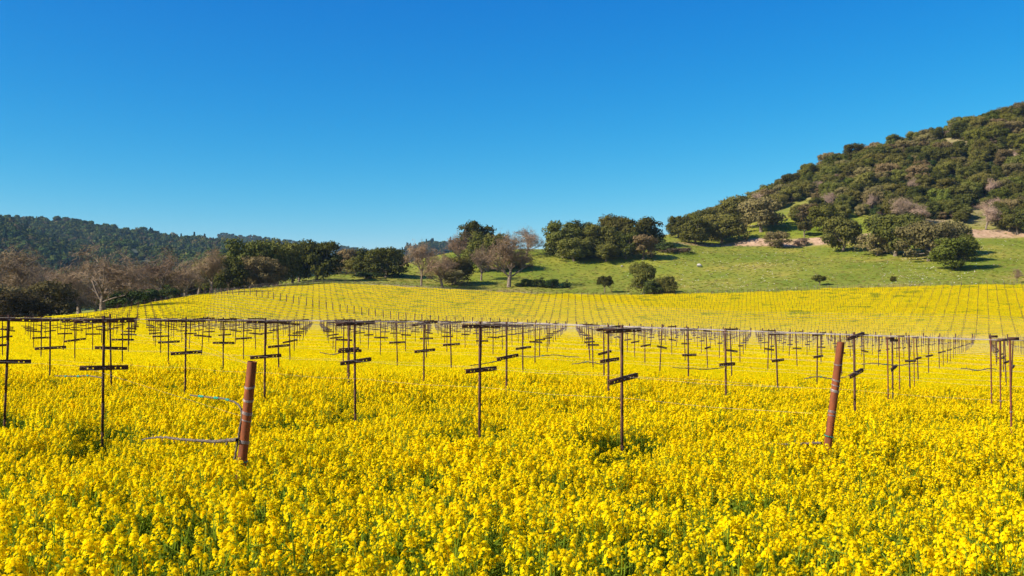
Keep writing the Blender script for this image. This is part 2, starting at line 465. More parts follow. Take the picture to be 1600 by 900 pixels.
# ---- crowns
def blob_crown(rng, nb, nleaf, leaf, R_=1.0, H=1.0, z0=0.12, cols=((.05, .07, .02), (.09, .10, .03)), spread=.36, core=True):
    """crown of leaf clumps within a rounded volume: radius R_, from z0*H to H. returns V,Q,C and clump centres"""
    an = rng.random(nb) * 2 * math.pi
    u = rng.random(nb)
    zz = z0 + .18 + (1 - z0 - .30) * u ** .8
    ring = np.sqrt(np.clip(1 - ((zz - (z0 + .34)) / (1 - z0 - .20)) ** 2, .05, 1))
    rr = ring * (.35 + .65 * np.sqrt(rng.random(nb))) * (1 - spread * .75)
    lump = 1 + .22 * np.sin(an * 2 + rng.random() * 6) + .14 * np.sin(an * 3 + rng.random() * 6)
    rr = rr * lump
    C = np.stack([rr * np.cos(an) * R_, rr * np.sin(an) * R_, zz * H], 1)
    br = spread * R_ * (.65 + .7 * rng.random(nb))
    Vs, Qs, Cs = [], [], []; n = 0
    for b in range(nb):
        k = int(nleaf / nb * (br[b] / (spread * R_)) ** 2)
        d = rand_unit(k, rng)
        d[:, 2] = np.abs(d[:, 2]) * np.where(rng.random(k) < .78, 1, -1)
        rad = br[b] * (.55 + .5 * rng.random(k) ** .6) * (1 + .25 * np.sin(d[:, 0] * 5 + b) * np.sin(d[:, 1] * 6 + b * 2))
        pos = C[b] + d * rad[:, None] * np.array([1, 1, .72])
        Nn = d * 1.0 + rand_unit(k, rng) * .55; Nn /= np.linalg.norm(Nn, axis=1)[:, None]
        f = rng.random(k)[:, None] * .6 + rng.random() * .4
        c = np.array(cols[0]) * (1 - f) + np.array(cols[1]) * f
        s = leaf * (.6 + .8 * rng.random(k))
        V, Q, c = leaf_quads(pos, Nn, s, s * 1.2, rng, c)
        Vs.append(V); Qs.append(Q + n); Cs.append(c); n += len(V)
    V = np.concatenate(Vs)
    V[:, 2] = np.maximum(V[:, 2], .02 * H)
    return V, np.concatenate(Qs), np.concatenate(Cs), C

def conifer(rng, nleaf, leaf, H=1.0, R_=.28, cols=((.02, .045, .02), (.04, .07, .025))):
    z = rng.random(nleaf) ** 1.15
    an = rng.random(nleaf) * 2 * math.pi
    tier = .75 + .25 * np.abs(np.sin(z * 26))
    r = R_ * (1 - z) * tier * (.55 + .5 * rng.random(nleaf)) + .01
    P = np.stack([r * np.cos(an), r * np.sin(an), (.04 + .96 * z) * H], 1)
    Nn = np.stack([np.cos(an), np.sin(an), .5 + 0 * an], 1) + rand_unit(nleaf, rng) * .6
    Nn /= np.linalg.norm(Nn, axis=1)[:, None]
    f = rng.random((nleaf, 1)); c = np.array(cols[0]) * (1 - f) + np.array(cols[1]) * f
    return leaf_quads(P, Nn, leaf, leaf * 1.3, rng, c)

far_src = []
for i in range(5):
    rng = np.random.default_rng(100 + i)
    V, Q, C, _ = blob_crown(rng, 9, 320, .30, 1, 1.5, .02, ((.035, .060, .016), (.090, .110, .026)) if i != 3 else ((.09, .080, .030), (.14, .11, .045)), .5)
    far_src.append(mesh_np('far_tree', V, Q, C, [M_FAR]))
for i in range(2):
    rng = np.random.default_rng(120 + i)
    V, Q, C = conifer(rng, 240, .16, 1.0, .26)
    V = V * 3.0
    far_src.append(mesh_np('far_conifer', V, Q, C, [M_FAR]))

def wood_on(name, V, n, size, label, conifer_share=.2, tmax=1.0, seed=0, conif_fn=None):
    """trees over a hill sheet"""
    rng = np.random.default_rng(seed)
    nr = int((V.shape[0] - 3)) - 1; nc = V.shape[1] - 1
    tt = rng.random(n) ** .8 * nr * tmax; cc = rng.random(n) * nc
    i = np.minimum(tt.astype(int), nr - 1 if nr > 1 else 0); j = np.minimum(cc.astype(int), nc - 1)
    fi = (tt - i)[:, None]; fj = (cc - j)[:, None]
    P = (V[i, j] * (1 - fi) + V[i + 1, j] * fi) * (1 - fj) + (V[i, j + 1] * (1 - fi) + V[i + 1, j + 1] * fi) * fj
    s = size * (.6 + .8 * rng.random(n))
    P[:, 2] -= s * .1
    rot = np.stack([0 * s, 0 * s, rng.random(n) * 6.28], 1)
    kind = rng.integers(0, 5, n)
    sp = vnoise(P[:, 0], P[:, 1], 160, 7)
    conif = rng.random(n) < conifer_share * (sp * 2.2) ** 2
    kind = np.where(conif, 5 + rng.integers(0, 2, n), kind)
    scl = np.stack([s, s, s * (.75 + .5 * rng.random(n))], 1)
    scl = np.where(conif[:, None], scl * .85, scl)
    return scatter(name, P, rot, scl, kind, far_src, label)

V1 = hill_sheet('wooded_ridge', (-700, 640, 260), [(-700, 318), (-200, 326), (0, 343), (100, 347), (150, 355), (200, 361), (250, 370), (300, 380), (350, 393), (400, 405), (450, 418), (520, 436), (640, 470)],
                700, 1800, (.03, .045, .02), (.06, .07, .03), 70, 95, 3, 900, 330)
wood_on('ridge_woodland', V1, 24000, 5.2, 'dense dark wooded ridge rising behind the bare trees on the left', .03, 1.0, 11)
V2 = hill_sheet('conifer_hill', (560, 900, 80), [(560, 420), (600, 404), (640, 388), (665, 382), (690, 380), (712, 381), (750, 390), (900, 420)],
                1500, 2600, (.02, .04, .02), (.04, .06, .03), 40, 30, 8, 900, 300)
wood_on('conifer_wood', V2, 4500, 5.5, 'small hill of dark conifers seen between the oaks in the centre', .9, 1.0, 12)
V3 = hill_sheet('distant_hill', (340, 700, 90), [(340, 366), (400, 372), (440, 378), (480, 381), (510, 383), (540, 388), (570, 392), (600, 394), (700, 402)],
                3200, 4800, (.03, .045, .02), (.05, .06, .03), 30, 60, 5, 1200, 500)
wood_on('distant_wood', V3, 7000, 7, 'distant blue wooded hill on the skyline left of centre', 0, 1.0, 13)

# ------------------------------------------------------------------ mustard plants
YEL1, YEL2 = (.96, .70, .002), (.99, .865, .010)
GR1, GR2 = (.12, .20, .018), (.33, .43, .04)
def yel(rng, n):
    f = rng.random((n, 1)); c = np.array(YEL1) * (1 - f) + np.array(YEL2) * f
    return c
def grn(rng, n):
    f = rng.random((n, 1)); return np.array(GR1) * (1 - f) + np.array(GR2) * f

def raceme(V, rng, base, top, s, nf, fs):
    """open florets crowded round the stem tip"""
    ax = (top - base); ax /= np.linalg.norm(ax) + 1e-9
    h = rng.random(nf) ** 1.4
    d = rand_unit(nf, rng); d[:, 2] = np.abs(d[:, 2]) * .8 - .15
    P = top - ax[None] * (h[:, None] * s * 2.0) + d * s * (.35 + .65 * h[:, None]) 
    Nn = d + np.array([0, 0, .55]) + rand_unit(nf, rng) * .25
    Nn /= np.linalg.norm(Nn, axis=1)[:, None]
    t = rand_unit(nf, rng); A = np.cross(Nn, t); A /= np.linalg.norm(A, axis=1)[:, None] + 1e-9; B = np.cross(Nn, A)
    for (a, b, up) in ((A, B, 0), (B, A, .0012)):
        w, l = fs * .42, fs
        C0 = P + Nn * up
        q = np.stack([C0 - a * l * .5 - b * w * .5 + Nn * l * .12, C0 - a * l * .5 + b * w * .5 + Nn * l * .12,
                      C0 + a * l * .5 + b * w * .5 + Nn * l * .12, C0 + a * l * .5 - b * w * .5 + Nn * l * .12], 1).reshape(-1, 3)
        V.add(q, np.arange(4 * nf).reshape(nf, 4), yel(rng, nf))

def ribbon(V, pts, w, rng, col):
    """three-sided stem"""
    V.tube(pts, w, col, 3)

def plant(seed, flowery=1.0, H=.56):
    rng = np.random.default_rng(seed); V = MB()
    lean = rng.normal(size=2) * .06
    nb = rng.integers(5, 10)
    top = np.array([lean[0], lean[1], H * (.9 + .2 * rng.random())])
    sc = lambda: np.array(GR2) * (.7 + .7 * rng.random()) 
    stem = [np.zeros(3), top * .5 + np.array([lean[1] * .3, 0, 0]), top]
    ribbon(V, stem, [.006, .005, .003], rng, sc())
    tips = [(stem[1], top)]
    for b in range(nb):
        f = .35 + .5 * rng.random(); s0 = top * f
        an = rng.random() * 6.28; out = .07 + .11 * rng.random()
        tp = s0 + np.array([math.cos(an) * out, math.sin(an) * out, (H * (.75 + .3 * rng.random()) - s0[2])])
        mid = (s0 + tp) / 2 + np.array([math.cos(an) * .03, math.sin(an) * .03, -.03])
        ribbon(V, [s0, mid, tp], [.004, .0032, .002], rng, sc())
        tips.append((mid, tp))
    for (a, t) in tips:
        if rng.random() < flowery:
            q_ = rng.random() ** 1.2; raceme(V, rng, a, t, .020 + .028 * q_, int(16 + 28 * q_), .0165)
        else:
            raceme(V, rng, a, t, .009, 4, .012)
        # green buds and pods beneath the head
        k = 7; d = rand_unit(k, rng); P = t + (a - t)[None] * (rng.random((k, 1)) * .5) + d * .014
        V.add(*leaf_quads(P, rand_unit(k, rng), .004, .028, rng, grn(rng, k) * 1.1))
    nl = 9
    P = np.stack([rng.normal(size=nl) * .05, rng.normal(size=nl) * .05, rng.random(nl) * H * .62 + .04], 1)
    Nn = rand_unit(nl, rng); Nn[:, 2] = abs(Nn[:, 2]) + .3; Nn /= np.linalg.norm(Nn, axis=1)[:, None]
    V.add(*leaf_quads(P, Nn, .03 + .04 * rng.random(nl), .08 + .08 * rng.random(nl), rng, grn(rng, nl) * .9))
    # grass blades round the foot
    for g in range(11):
        an = rng.random() * 6.28; r0 = .14 * rng.random(); h = H * (.5 + .45 * rng.random())
        p0 = np.array([math.cos(an) * r0, math.sin(an) * r0, 0]); p1 = p0 + np.array([rng.normal() * .05, rng.normal() * .05, h])
        w = np.array([math.cos(an * 3), math.sin(an * 3), 0]) * .0045
        V.add([p0 - w, p0 + w, p1 + w * .3, p1 - w * .3], [(0, 1, 2, 3)], np.array(GR2) * (.6 + .6 * rng.random()))
    return V.mesh('mustard_plant', [M_FLOWER])

def patch(seed, size, nclu, nq, qs, ngreen, H=.8, spread=.02, hv=.13, stems=0, gs=(.05, .14), cover=1.0):
    """a square of mustard seen from some way off"""
    rng = np.random.default_rng(seed); V = MB()
    x = (rng.random(nclu) - .5) * size; y = (rng.random(nclu) - .5) * size
    lump = fbm(x + seed * 13, y, .45 * max(1, size), 1, 3)
    z = H * (.78 + .34 * lump) + rng.normal(size=nclu) * hv * .5
    z = np.where(rng.random(nclu) < .25, z * (.6 + .35 * rng.random(nclu)), z)
    C = np.stack([x, y, z], 1)
    C = np.repeat(C, nq, 0) + rng.normal(size=(nclu * nq, 3)) * spread
    Nn = rand_unit(len(C), rng) * .9 + np.array([0, 0, .6]); Nn /= np.linalg.norm(Nn, axis=1)[:, None]
    s = qs * (.7 + .6 * rng.random(len(C)))
    V.add(*leaf_quads(C, Nn, s, s, rng, yel(rng, len(C))))
    G = np.stack([(rng.random(ngreen) - .5) * size, (rng.random(ngreen) - .5) * size, H * (.15 + .75 * rng.random(ngreen))], 1)
    Ng = rand_unit(ngreen, rng); Ng[:, 2] *= .5; Ng /= np.linalg.norm(Ng, axis=1)[:, None]
    V.add(*leaf_quads(G, Ng, gs[0] * (.5 + rng.random(ngreen)), gs[1] * (.5 + rng.random(ngreen)), rng, grn(rng, ngreen)))
    if stems:
        px_ = (rng.random(stems) - .5) * size; py_ = (rng.random(stems) - .5) * size; h = H * (.6 + .3 * rng.random(stems)); an = rng.random(stems) * 3.14
        dx = np.stack([np.cos(an), np.sin(an), 0 * an], 1) * .0035; ln = rng.normal(size=(stems, 3)) * .03
        b = np.stack([px_, py_, 0 * h], 1); t = b + ln; t[:, 2] = h
        q = np.stack([b - dx, b + dx, t + dx * .6, t - dx * .6], 1).reshape(-1, 3)
        V.add(q, np.arange(4 * stems).reshape(stems, 4), grn(rng, stems) * 1.2)
    return V.mesh('mustard_patch', [M_FLOWER])

plants = [plant(i, 1.0) for i in range(7)] + [plant(20 + i, .35, .50) for i in range(3)]
patchA = [patch(40 + i, .8, 200, 11, .023, 170, .54, .022, .10, 110) for i in range(4)] + [patch(50 + i, .8, 110, 8, .018, 320, .50, .014, .10, 140) for i in range(2)]
patchB = [patch(60 + i, 1.6, 600, 4, .042, 200, .56, .022, .12, 0, (.05, .16)) for i in range(4)] + [patch(70 + i, 1.6, 260, 3, .035, 700, .52, .02, .12, 0, (.05, .16)) for i in range(2)]
patchC = [patch(80 + i, 3.2, 950, 2, .085, 350, .6, .04, .12, 0, (.10, .22)) for i in range(4)] + [patch(90 + i, 3.2, 420, 2, .075, 1100, .56, .04, .12, 0, (.10, .22)) for i in range(2)]

def in_view(x, y, m=150):
    px = 800 + F * x / np.maximum(y, .1)
    return (y > 1.5) & (px > -m - 700 / np.maximum(y, 1)) & (px < 1600 + m + 700 / np.maximum(y, 1))

def greenness(x, y):
    """where the flowers thin out: probability of a leafy plant"""
    _, Y, px, Yb, Yc, Ys = _terrain(x, y)
    g = np.clip((fbm(x, y, 2.6, 21, 3) - .58) * 5, 0, .85) * np.clip(1.2 - Y / 60, 0.25, 1)
    g = np.maximum(g, np.clip((fbm(x, y, 24, 22, 3) - .62) * 5, 0, .25) * (Y > 60))
    edge = np.clip(1 - (Yb - Y) / 22, 0, 1)                       # thin at the top of the slope
    mid = np.exp(-((px - 690) / 190) ** 2)
    g = np.maximum(g, edge * (.25 + .6 * fbm(x, y, 30, 23, 2)) * (.35 + .8 * mid))
    up = np.clip((Y - 205) / 100, 0, 1) * mid * .28
    left = np.clip((9.0 - Y) / 2.5, 0, 1) * (.55 + .2 * (x < 0)) * np.clip(fbm(x, y, 1.1, 27, 2) * 2.2 - .35, 0, 1.3)
    return np.clip(np.maximum(g, np.maximum(up, left)), 0, .95)

def grid_pts(size, y0, y1, jit, rng, margin=150):
    ys = np.arange(y0, y1, size)
    P = []
    for yv in ys:
        w = (yv + size) * (800 + margin + 60) / F + 3
        xs = np.arange(-w, w, size)
        P.append(np.stack([xs, np.full_like(xs, yv)], 1))
    P = np.concatenate(P); P += (rng.random(P.shape) - .5) * size * jit
    return P

rng = np.random.default_rng(5)
d = 1 / math.sqrt(48.0)
P = grid_pts(d, 3.0, 27, 1.3, rng)
P = P[rng.random(len(P)) < np.clip((27 - P[:, 1]) / 5, 0, 1) * (1 - .45 * np.clip((9.5 - P[:, 1]) / 3, 0, 1))]
P = P[in_view(P[:, 0], P[:, 1], 60)]
g = greenness(P[:, 0], P[:, 1])
idx = np.where(rng.random(len(P)) < g, 7 + rng.integers(0, 3, len(P)), rng.integers(0, 7, len(P)))
hs = (.66 + .62 * fbm(P[:, 0], P[:, 1], 1.6, 31, 3)) * (.78 + .4 * rng.random(len(P))) * np.where(rng.random(len(P)) < .05, 1.22, 1)
hs = hs * (1 + .16 * np.clip((8 - P[:, 1]) / 2, 0, 1))
# low leafy hollows at the feet of the nearest posts
for (bx, by) in ((163, 12.6), (9, 14.0), (750, 13.5), (972, 12.2), (557, 15.6)):
    X_ = (bx - 800) / F * by
    hit = (np.abs(P[:, 0] - X_ * P[:, 1] / by) < .42) & (P[:, 1] < by + .5) & (P[:, 1] > by - 2.6)
    hs = np.where(hit, hs * .66, hs)
    idx = np.where(hit & (rng.random(len(P)) < .4), 7 + rng.integers(0, 3, len(P)), idx)
Z = tz(P[:, 0], P[:, 1])
parts_P = [np.stack([P[:, 0], P[:, 1], Z], 1)]; parts_I = [idx]; parts_S = [np.stack([hs, hs, hs], 1)]
base = len(plants)
for (src, size, y0, y1, n_fl, n_gr) in ((patchA, .74, 23.0, 48, 4, 2), (patchB, 1.5, 47, 125, 4, 2), (patchC, 3.0, 123, 345, 4, 2)):
    P = grid_pts(size, y0, y1, .25, rng)
    P = P[in_view(P[:, 0], P[:, 1], 120)]
    _, Y, px, Yb, Yc, Ys = _terrain(P[:, 0], P[:, 1])
    P = P[(Y < Yb - .5 * size + (fbm(P[:, 0], P[:, 1], 14, 41, 2) - .5) * 8)]
    g = greenness(P[:, 0], P[:, 1])
    idx = base + np.where(rng.random(len(P)) < g, n_fl + rng.integers(0, n_gr, len(P)), rng.integers(0, n_fl, len(P)))
    Z = tz(P[:, 0], P[:, 1]) 
    hs = .88 + .24 * fbm(P[:, 0], P[:, 1], 6, 33, 3)
    parts_P.append(np.stack([P[:, 0], P[:, 1], Z], 1)); parts_I.append(idx); parts_S.append(np.stack([1 + 0 * hs, 1 + 0 * hs, hs], 1))
    base += len(src)
P = np.concatenate(parts_P); I = np.concatenate(parts_I); S = np.concatenate(parts_S)
e = .4
gx = (tz(P[:, 0] + e, P[:, 1]) - tz(P[:, 0] - e, P[:, 1])) / (2 * e); gy = (tz(P[:, 0], P[:, 1] + e) - tz(P[:, 0], P[:, 1] - e)) / (2 * e)
# patches tilt with the slope; a quarter-turn keeps their squares tiled
q = rng.integers(0, 4, len(P)) * math.pi / 2
near = I < len(plants)
rz = np.where(near, rng.random(len(P)) * 6.28, q)
rot = np.zeros((len(P), 3))
for i in range(len(P)):
    if near[i]:
        rot[i] = (rng.normal() * .05, rng.normal() * .05, rz[i])
    else:
        n = Vector((-gx[i], -gy[i], 1)).normalized()
        m = n.to_track_quat('Z', 'Y').to_matrix()
        # keep heading: build from slope directly
        xax = Vector((1, 0, gx[i])).normalized(); yax = n.cross(xax)
        m = Matrix((xax, yax, n)).transposed() @ Matrix.Rotation(rz[i], 3, 'Z')
        rot[i] = m.to_euler()
scatter('mustard_flowers', P, rot, S, I, plants + patchA + patchB + patchC, 'yellow mustard in full bloom covering the vineyard floor')
print('mustard instances', len(P))

# ------------------------------------------------------------------ trellis posts
U = np.array([-math.cos(R(37.5)), math.sin(R(37.5))])   # along the rows, away to the left
Nv = np.array([math.sin(R(37.5)), math.cos(R(37.5))])   # across the rows, away from the camera
LSP, SSP, OFF = 2.35, 5.1, 1.09
ARM_ROT = R(90 - 37.5)         # arms point across the rows (local x -> Nv)

def stake_mesh(h=1.90, w=.034, name='stake'):
    m = MB()
    n = 6
    for k in range(n):                     # a T-section stake with notches along the web
        z0 = -.3 + (h + .3) * k / n; z1 = -.3 + (h + .3) * (k + 1) / n
        m.box((0, 0, (z0 + z1) / 2), (w, .005, z1 - z0 - .001), (0, 0, 0))
    m.box((0, .0165, (h - .3) / 2), (.006, .026, h + .3 - .004), (0, 0, 0))
    return m.mesh(name, [M_RUST])
def arm_mesh(L=.66, H=.055, name='cross_arm'):
    """punched steel channel: two flanges joined by webs, open slots between"""
    m = MB(); t = .004
    m.box((0, -.022, H * .31), (L, t, H * .38), (0, 0, 0))
    m.box((0, -.022, -H * .35), (L, t, H * .30), (0, 0, 0))
    m.box((0, -.004, H * .5 + .002), (L, .036, t), (0, 0, 0))
    n = 7
    for k in range(n):
        x = -L / 2 + L * (k + .5) / n
        m.box((x, -.0225, -.006 * H), (L / n * (1.02 if k not in (1, 5) else .55), t, H * .40), (0, 0, 0))
    return m.mesh(name, [M_RUST])
def clip_mesh():
    m = MB(); m.box((0, -.027, 0), (.030, .004, .012), (0, 0, 0)); m.box((0, .0, .0), (.036, .06, .006), (0, 0, 0)); return m.mesh('clip', [M_WIRE])
ME_STAKE = stake_mesh(); ME_LOW = arm_mesh(.66); ME_TOP = arm_mesh(.82, .046, 'upper_arm'); ME_CLIP = clip_mesh()

proto = bpy.data.objects.new('trellis_post', None); COL.objects.link(proto)
link('stake', ME_STAKE, proto)
a_ = link('cross_arm', ME_TOP, proto, (0, 0, 1.83)); link('clip', ME_CLIP, a_)
a_ = link('cross_arm', ME_LOW, proto, (0, 0, 1.24)); link('clip', ME_CLIP, a_)
GP = 'trellis posts in the mustard field'
ORD = ['first', 'second', 'third', 'fourth', 'fifth', 'sixth', 'seventh', 'eighth', 'ninth', 'tenth', 'eleventh', 'twelfth', 'thirteenth', 'fourteenth', 'fifteenth', 'sixteenth', 'seventeenth', 'eighteenth', 'nineteenth', 'twentieth']
used_proto = [False]
def place_post(x, y, label, lean=(0, 0), yaw=0, top=True, h=1.0, group=GP, roll=(0, 0), low_dz=0.0):
    z = tzf(x, y)
    if used_proto[0]: o = copy_tree(proto)
    else: o = proto; used_proto[0] = True
    o.location = (x, y, z)
    o.rotation_euler = (R(lean[1]), R(lean[0]), ARM_ROT + R(yaw))
    o.scale = (1, 1, h)
    arms = [c for c in o.children if c.name.startswith('cross_arm')]
    arms.sort(key=lambda c: -c.location.z)
    for a, r in zip(arms, roll): a.rotation_euler = (0, R(r), 0)
    arms[1].location.z = 1.24 + low_dz
    if not top:
        for c in list(arms[0].children): bpy.data.objects.remove(c)
        bpy.data.objects.remove(arms[0])
    tag(o, label, 'post', group)
    return o
# lean is in the local frame (x across the row): rotation about local axes, small
near_posts = [
    (9, 14.0, 'trellis post with two cross-arms at the far left edge of the picture', dict(lean=(1.5, 0))),
    (163, 12.6, 'large dark trellis post with wide double cross-arms, nearest on the left', dict(roll=(-1, 1))),
    (291, 18.4, 'trellis post just right of the left open lane, left of the leaning pipe', dict(roll=(0, -2))),
    (415, 17.0, 'trellis post directly behind the rusty leaning pipe on the left', dict(roll=(0, -2))),
    (557, 15.6, 'crooked trellis post leaning to the left, right of the wide left-centre lane', dict(lean=(-2.5, 1.5), roll=(0, -2))),
    (546, 20.6, 'upright thin trellis post beside the crooked one left of centre', dict()),
    (663, 21.5, 'trellis post with tilted arms midway between the crooked post and the centre post', dict(roll=(-5, -3))),
    (750, 13.5, 'tall dark trellis post with two broad arms in the centre of the picture', dict(lean=(.3, 0), roll=(0, -2))),
    (792, 18.6, 'trellis post just right of the tall centre post, its arm tilted', dict(lean=(-1.2, 1), roll=(3, -4))),
    (951, 18.3, 'upright trellis post just left of the leaning post right of centre', dict(roll=(-4, -3))),
    (972, 12.2, 'leaning trellis post with tilted arms, nearest one right of centre', dict(lean=(-2.4, 1.6), roll=(1, -3))),
    (1134, 18.0, 'bare trellis stake with only a short lower arm, between centre and right pipe', dict(top=False)),
    (1335, 15.8, 'trellis post with tilted arms just right of the rusty leaning pipe on the right', dict(roll=(-6, -8))),
]
placed = []
for (px, Y, lb, kw) in near_posts:
    x = (px - 800) / F * Y
    place_post(x, Y, lb, **kw); placed.append((x, Y))
lat = []
for j in range(1, 75):
    n_ = 10.8 + SSP * (j - 1)
    ph = 6.45 + OFF * (j - 1)
    kmin = math.floor((-0.05 * n_ - 12 - ph) / LSP); kmax = math.ceil((1.5 * n_ + 20 - ph) / LSP)
    for k in range(kmin, kmax):
        t = ph + k * LSP
        if j <= 3 and t < 4.6: continue
        p = Nv * n_ + U * t
        lat.append((j, t, p[0], p[1]))
lat = np.array(lat)
_, Yl, pxl, Ybl, _, _ = _terrain(lat[:, 2], lat[:, 3])
ok = (lat[:, 3] > 10) & (pxl > -60) & (pxl < 1660) & (Yl < Ybl - 2)
lat = lat[ok]; pxl = pxl[ok]
pl = np.array(placed)
dm = np.min(np.hypot(lat[:, 2:3] - pl[None, :, 0], lat[:, 3:4] - pl[None, :, 1]), 1)
ok = (dm > 1.75) & ~((lat[:, 0] == 1) & (lat[:, 1] < 17.6)) & (lat[:, 3] > 17.2)
lat = lat[ok]; pxl = pxl[ok]
inv = (pxl > 0) & (pxl < 1600)
order = np.argsort(lat[:, 3] + (~inv) * 1e4)
n_ind = 300 - len(near_posts) - 1
ind = order[:n_ind]; rest = order[n_ind:]
lat[:, 2:] += RNG.normal(size=(len(lat), 2)) * .05
rows = {}
for i in ind: rows.setdefault(int(lat[i, 0]), []).append(i)
for j, ii in rows.items():
    ii.sort(key=lambda i: pxl[i])
    for q_, i in enumerate(ii):
        px = pxl[i]
        nth = ORD[q_] if q_ < 20 else str(q_ + 1) + {1: 'st', 2: 'nd', 3: 'rd'}.get((q_ + 1) % 10, 'th')
        lb = '%s trellis post, %s from the left in the %s row behind the leaning pipes' % ('dark' if j <= 4 else 'small' if j <= 9 else 'tiny', nth, ORD[j - 1])
        gp = GP
        rr = RNG.normal(size=4)
        place_post(lat[i, 2], lat[i, 3], lb, lean=(rr[0] * 1.3, rr[1] * 1.3), yaw=rr[2] * 4, roll=(rr[2] * 2, rr[3] * 3), h=1 + .02 * rr[3], top=RNG.random() > (.12 if px < 1350 else .8), group=gp)
# the rest, far off: one object of real posts
far = MB()
BIG = 30
for i in rest:
    j, t, x, y = lat[i]
    z = tzf(x, y); l = RNG.normal(size=2) * .035
    M = Matrix.Translation((x, y, z)) @ Matrix.Rotation(ARM_ROT, 4, 'Z') @ Matrix.Rotation(l[0], 4, 'Y') @ Matrix.Rotation(l[1], 4, 'X')
    big = abs(j - BIG) < .5
    if j > 44: wd = .045
    else: wd = .031
    if big: wd = .14
    H_ = 2.35 if big else 1.9
    far.box((0, 0, H_ / 2 - .1), (wd, wd, H_ + .2), (0, 0, 0), M)
    if not big:
        if RNG.random() < (.7 if 800 + F * x / y < 1350 else .2): far.box((0, -.03, 1.83), (.78, .03, .038), (0, 0, 0), M)
        far.box((0, -.03, 1.24 + RNG.normal() * .03), (.66, .03, .05), (0, 0, 0), M)
tag(link('distant_trellis_posts', far.mesh('distant_trellis_posts', [M_RUST])), 'lines of thin trellis posts climbing the yellow slope', None, None, 'stuff')
print('posts', len(ind), len(rest))

# ------------------------------------------------------------------ row-end pipes
def pipe_post(px, Y, px_top, py_top, rad, label, wraps, ties, rust=M_PIPE):
    x = (px - 800) / F * Y; z = tzf(x, Y)
    ztop = EYE + (HOR - py_top) / F * Y
    dxt = (px_top - px) / F * Y
    h = ztop - z
    v = Vector((dxt, -dxt * .55, h))           # leans away from its row
    root = bpy.data.objects.new('row_end_pipe', None); COL.objects.link(root)
    root.location = (x, Y, z)
    root.rotation_euler = v.to_track_quat('Z', 'Y').to_euler()
    L_ = v.length
    m = MB(); k = 20
    for r_, a_, b_ in ((rad, -.4, L_), (rad - .005, L_ - .35, L_)):
        pts = [(0, 0, a_ + (b_ - a_) * i / 8) for i in range(9)]
        m.tube(pts, r_, (0, 0, 0), k)
    an = np.arange(k) * 2 * math.pi / k                         # rim of the open top
    o_ = np.stack([np.cos(an) * rad, np.sin(an) * rad, 0 * an + L_], 1); i_ = np.stack([np.cos(an) * (rad - .005), np.sin(an) * (rad - .005), 0 * an + L_], 1)
    V = np.concatenate([o_, i_]); Q = [(a, (a + 1) % k, k + (a + 1) % k, k + a) for a in range(k)]
    m.add(V, Q, (0, 0, 0))
    link('pipe', m.mesh('pipe', [rust], True), root)
    for zf in wraps:
        w = MB()
        n = 40; turns = random.choice((2, 3, 3, 4))
        t_ = np.linspace(0, turns * 2 * math.pi, n * turns // 2)
        w.tube(np.stack([np.cos(t_) * (rad + .003), np.sin(t_) * (rad + .003), L_ * zf + t_ / (2 * math.pi) * .007 + .01 * np.sin(t_ + zf * 9)], 1), .0022, (0, 0, 0), 5)
        link('wire_wrap', w.mesh('wire_wrap', [M_WIRE], True), root)
    for zf in ties:
        w = MB(); t_ = np.linspace(0, 2 * math.pi, 24)
        w.tube(np.stack([np.cos(t_) * (rad + .006) - .004, np.sin(t_) * (rad + .006), L_ * zf + .006 * np.sin(t_)], 1), .006, (0, 0, 0), 6)
        w.tube([(-rad - .01, -.01, L_ * zf), (-rad - .05, -.02, L_ * zf + .012)], .004, (0, 0, 0), 5)
        link('vine_tie', w.mesh('vine_tie', [M_TIE], True), root)
    tag(root, label, 'post', 'leaning rusty pipes at the row ends')
    return root, Vector((x, Y, z)), v

P1, b1, v1 = pipe_post(371, 9.1, 399, 564, .043, 'thick rusty steel pipe leaning right at a row end, left foreground', (.84, .76, .68, .64, .51, .50, .19), (.40, .155))
P2, b2, v2 = pipe_post(1279, 11.0, 1308, 534, .042, 'thick orange rusty steel pipe leaning right at a row end, right foreground', (.86, .76, .73, .70, .69, .56, .54, .25), (.42,))
def slim_pipe(px, Y, py_top, rad, label):
    rad *= .62
    x = (px - 800) / F * Y; z = tzf(x, Y); h = EYE + (HOR - py_top) / F * Y - z
    root = bpy.data.objects.new('row_end_pipe', None); COL.objects.link(root); root.location = (x, Y, z)
    m = MB(); m.tube([(0, 0, -.3), (0, 0, h * .5), (0, 0, h)], rad, (0, 0, 0), 12)
    link('pipe', m.mesh('pipe', [M_PIPE2], True), root)
    c = MB(); c.box((.05, 0, h - .02), (.16, .03, .045), (0, 0, 0)); link('bracket', c.mesh('bracket', [M_RUST]), root)
    w = MB(); t_ = np.linspace(0, 4 * math.pi, 30); w.tube(np.stack([np.cos(t_) * (rad + .004), np.sin(t_) * (rad + .004), h * .42 + t_ * .002], 1), .003, (0, 0, 0), 5)
    link('wire_wrap', w.mesh('wire_wrap', [M_WIRE], True), root)
    tag(root, label, 'post', 'thin rusty posts at the right edge')
slim_pipe(1577, 14.6, 527, .024, 'thin reddish upright post with a top bracket near the right edge')
slim_pipe(1561, 17.2, 529, .020, 'thin reddish post just left of the bracketed one at the right edge')
slim_pipe(1547, 19.0, 524, .022, 'brown upright post at the left of the cluster by the right edge')
slim_pipe(1386, 20.0, 527, .022, 'reddish bare post standing alone right of the right leaning pipe')
slim_pipe(1404, 23.5, 524, .022, 'second reddish bare post right of the right leaning pipe')
slim_pipe(1427, 26.0, 526, .020, 'third reddish bare post right of the right leaning pipe')

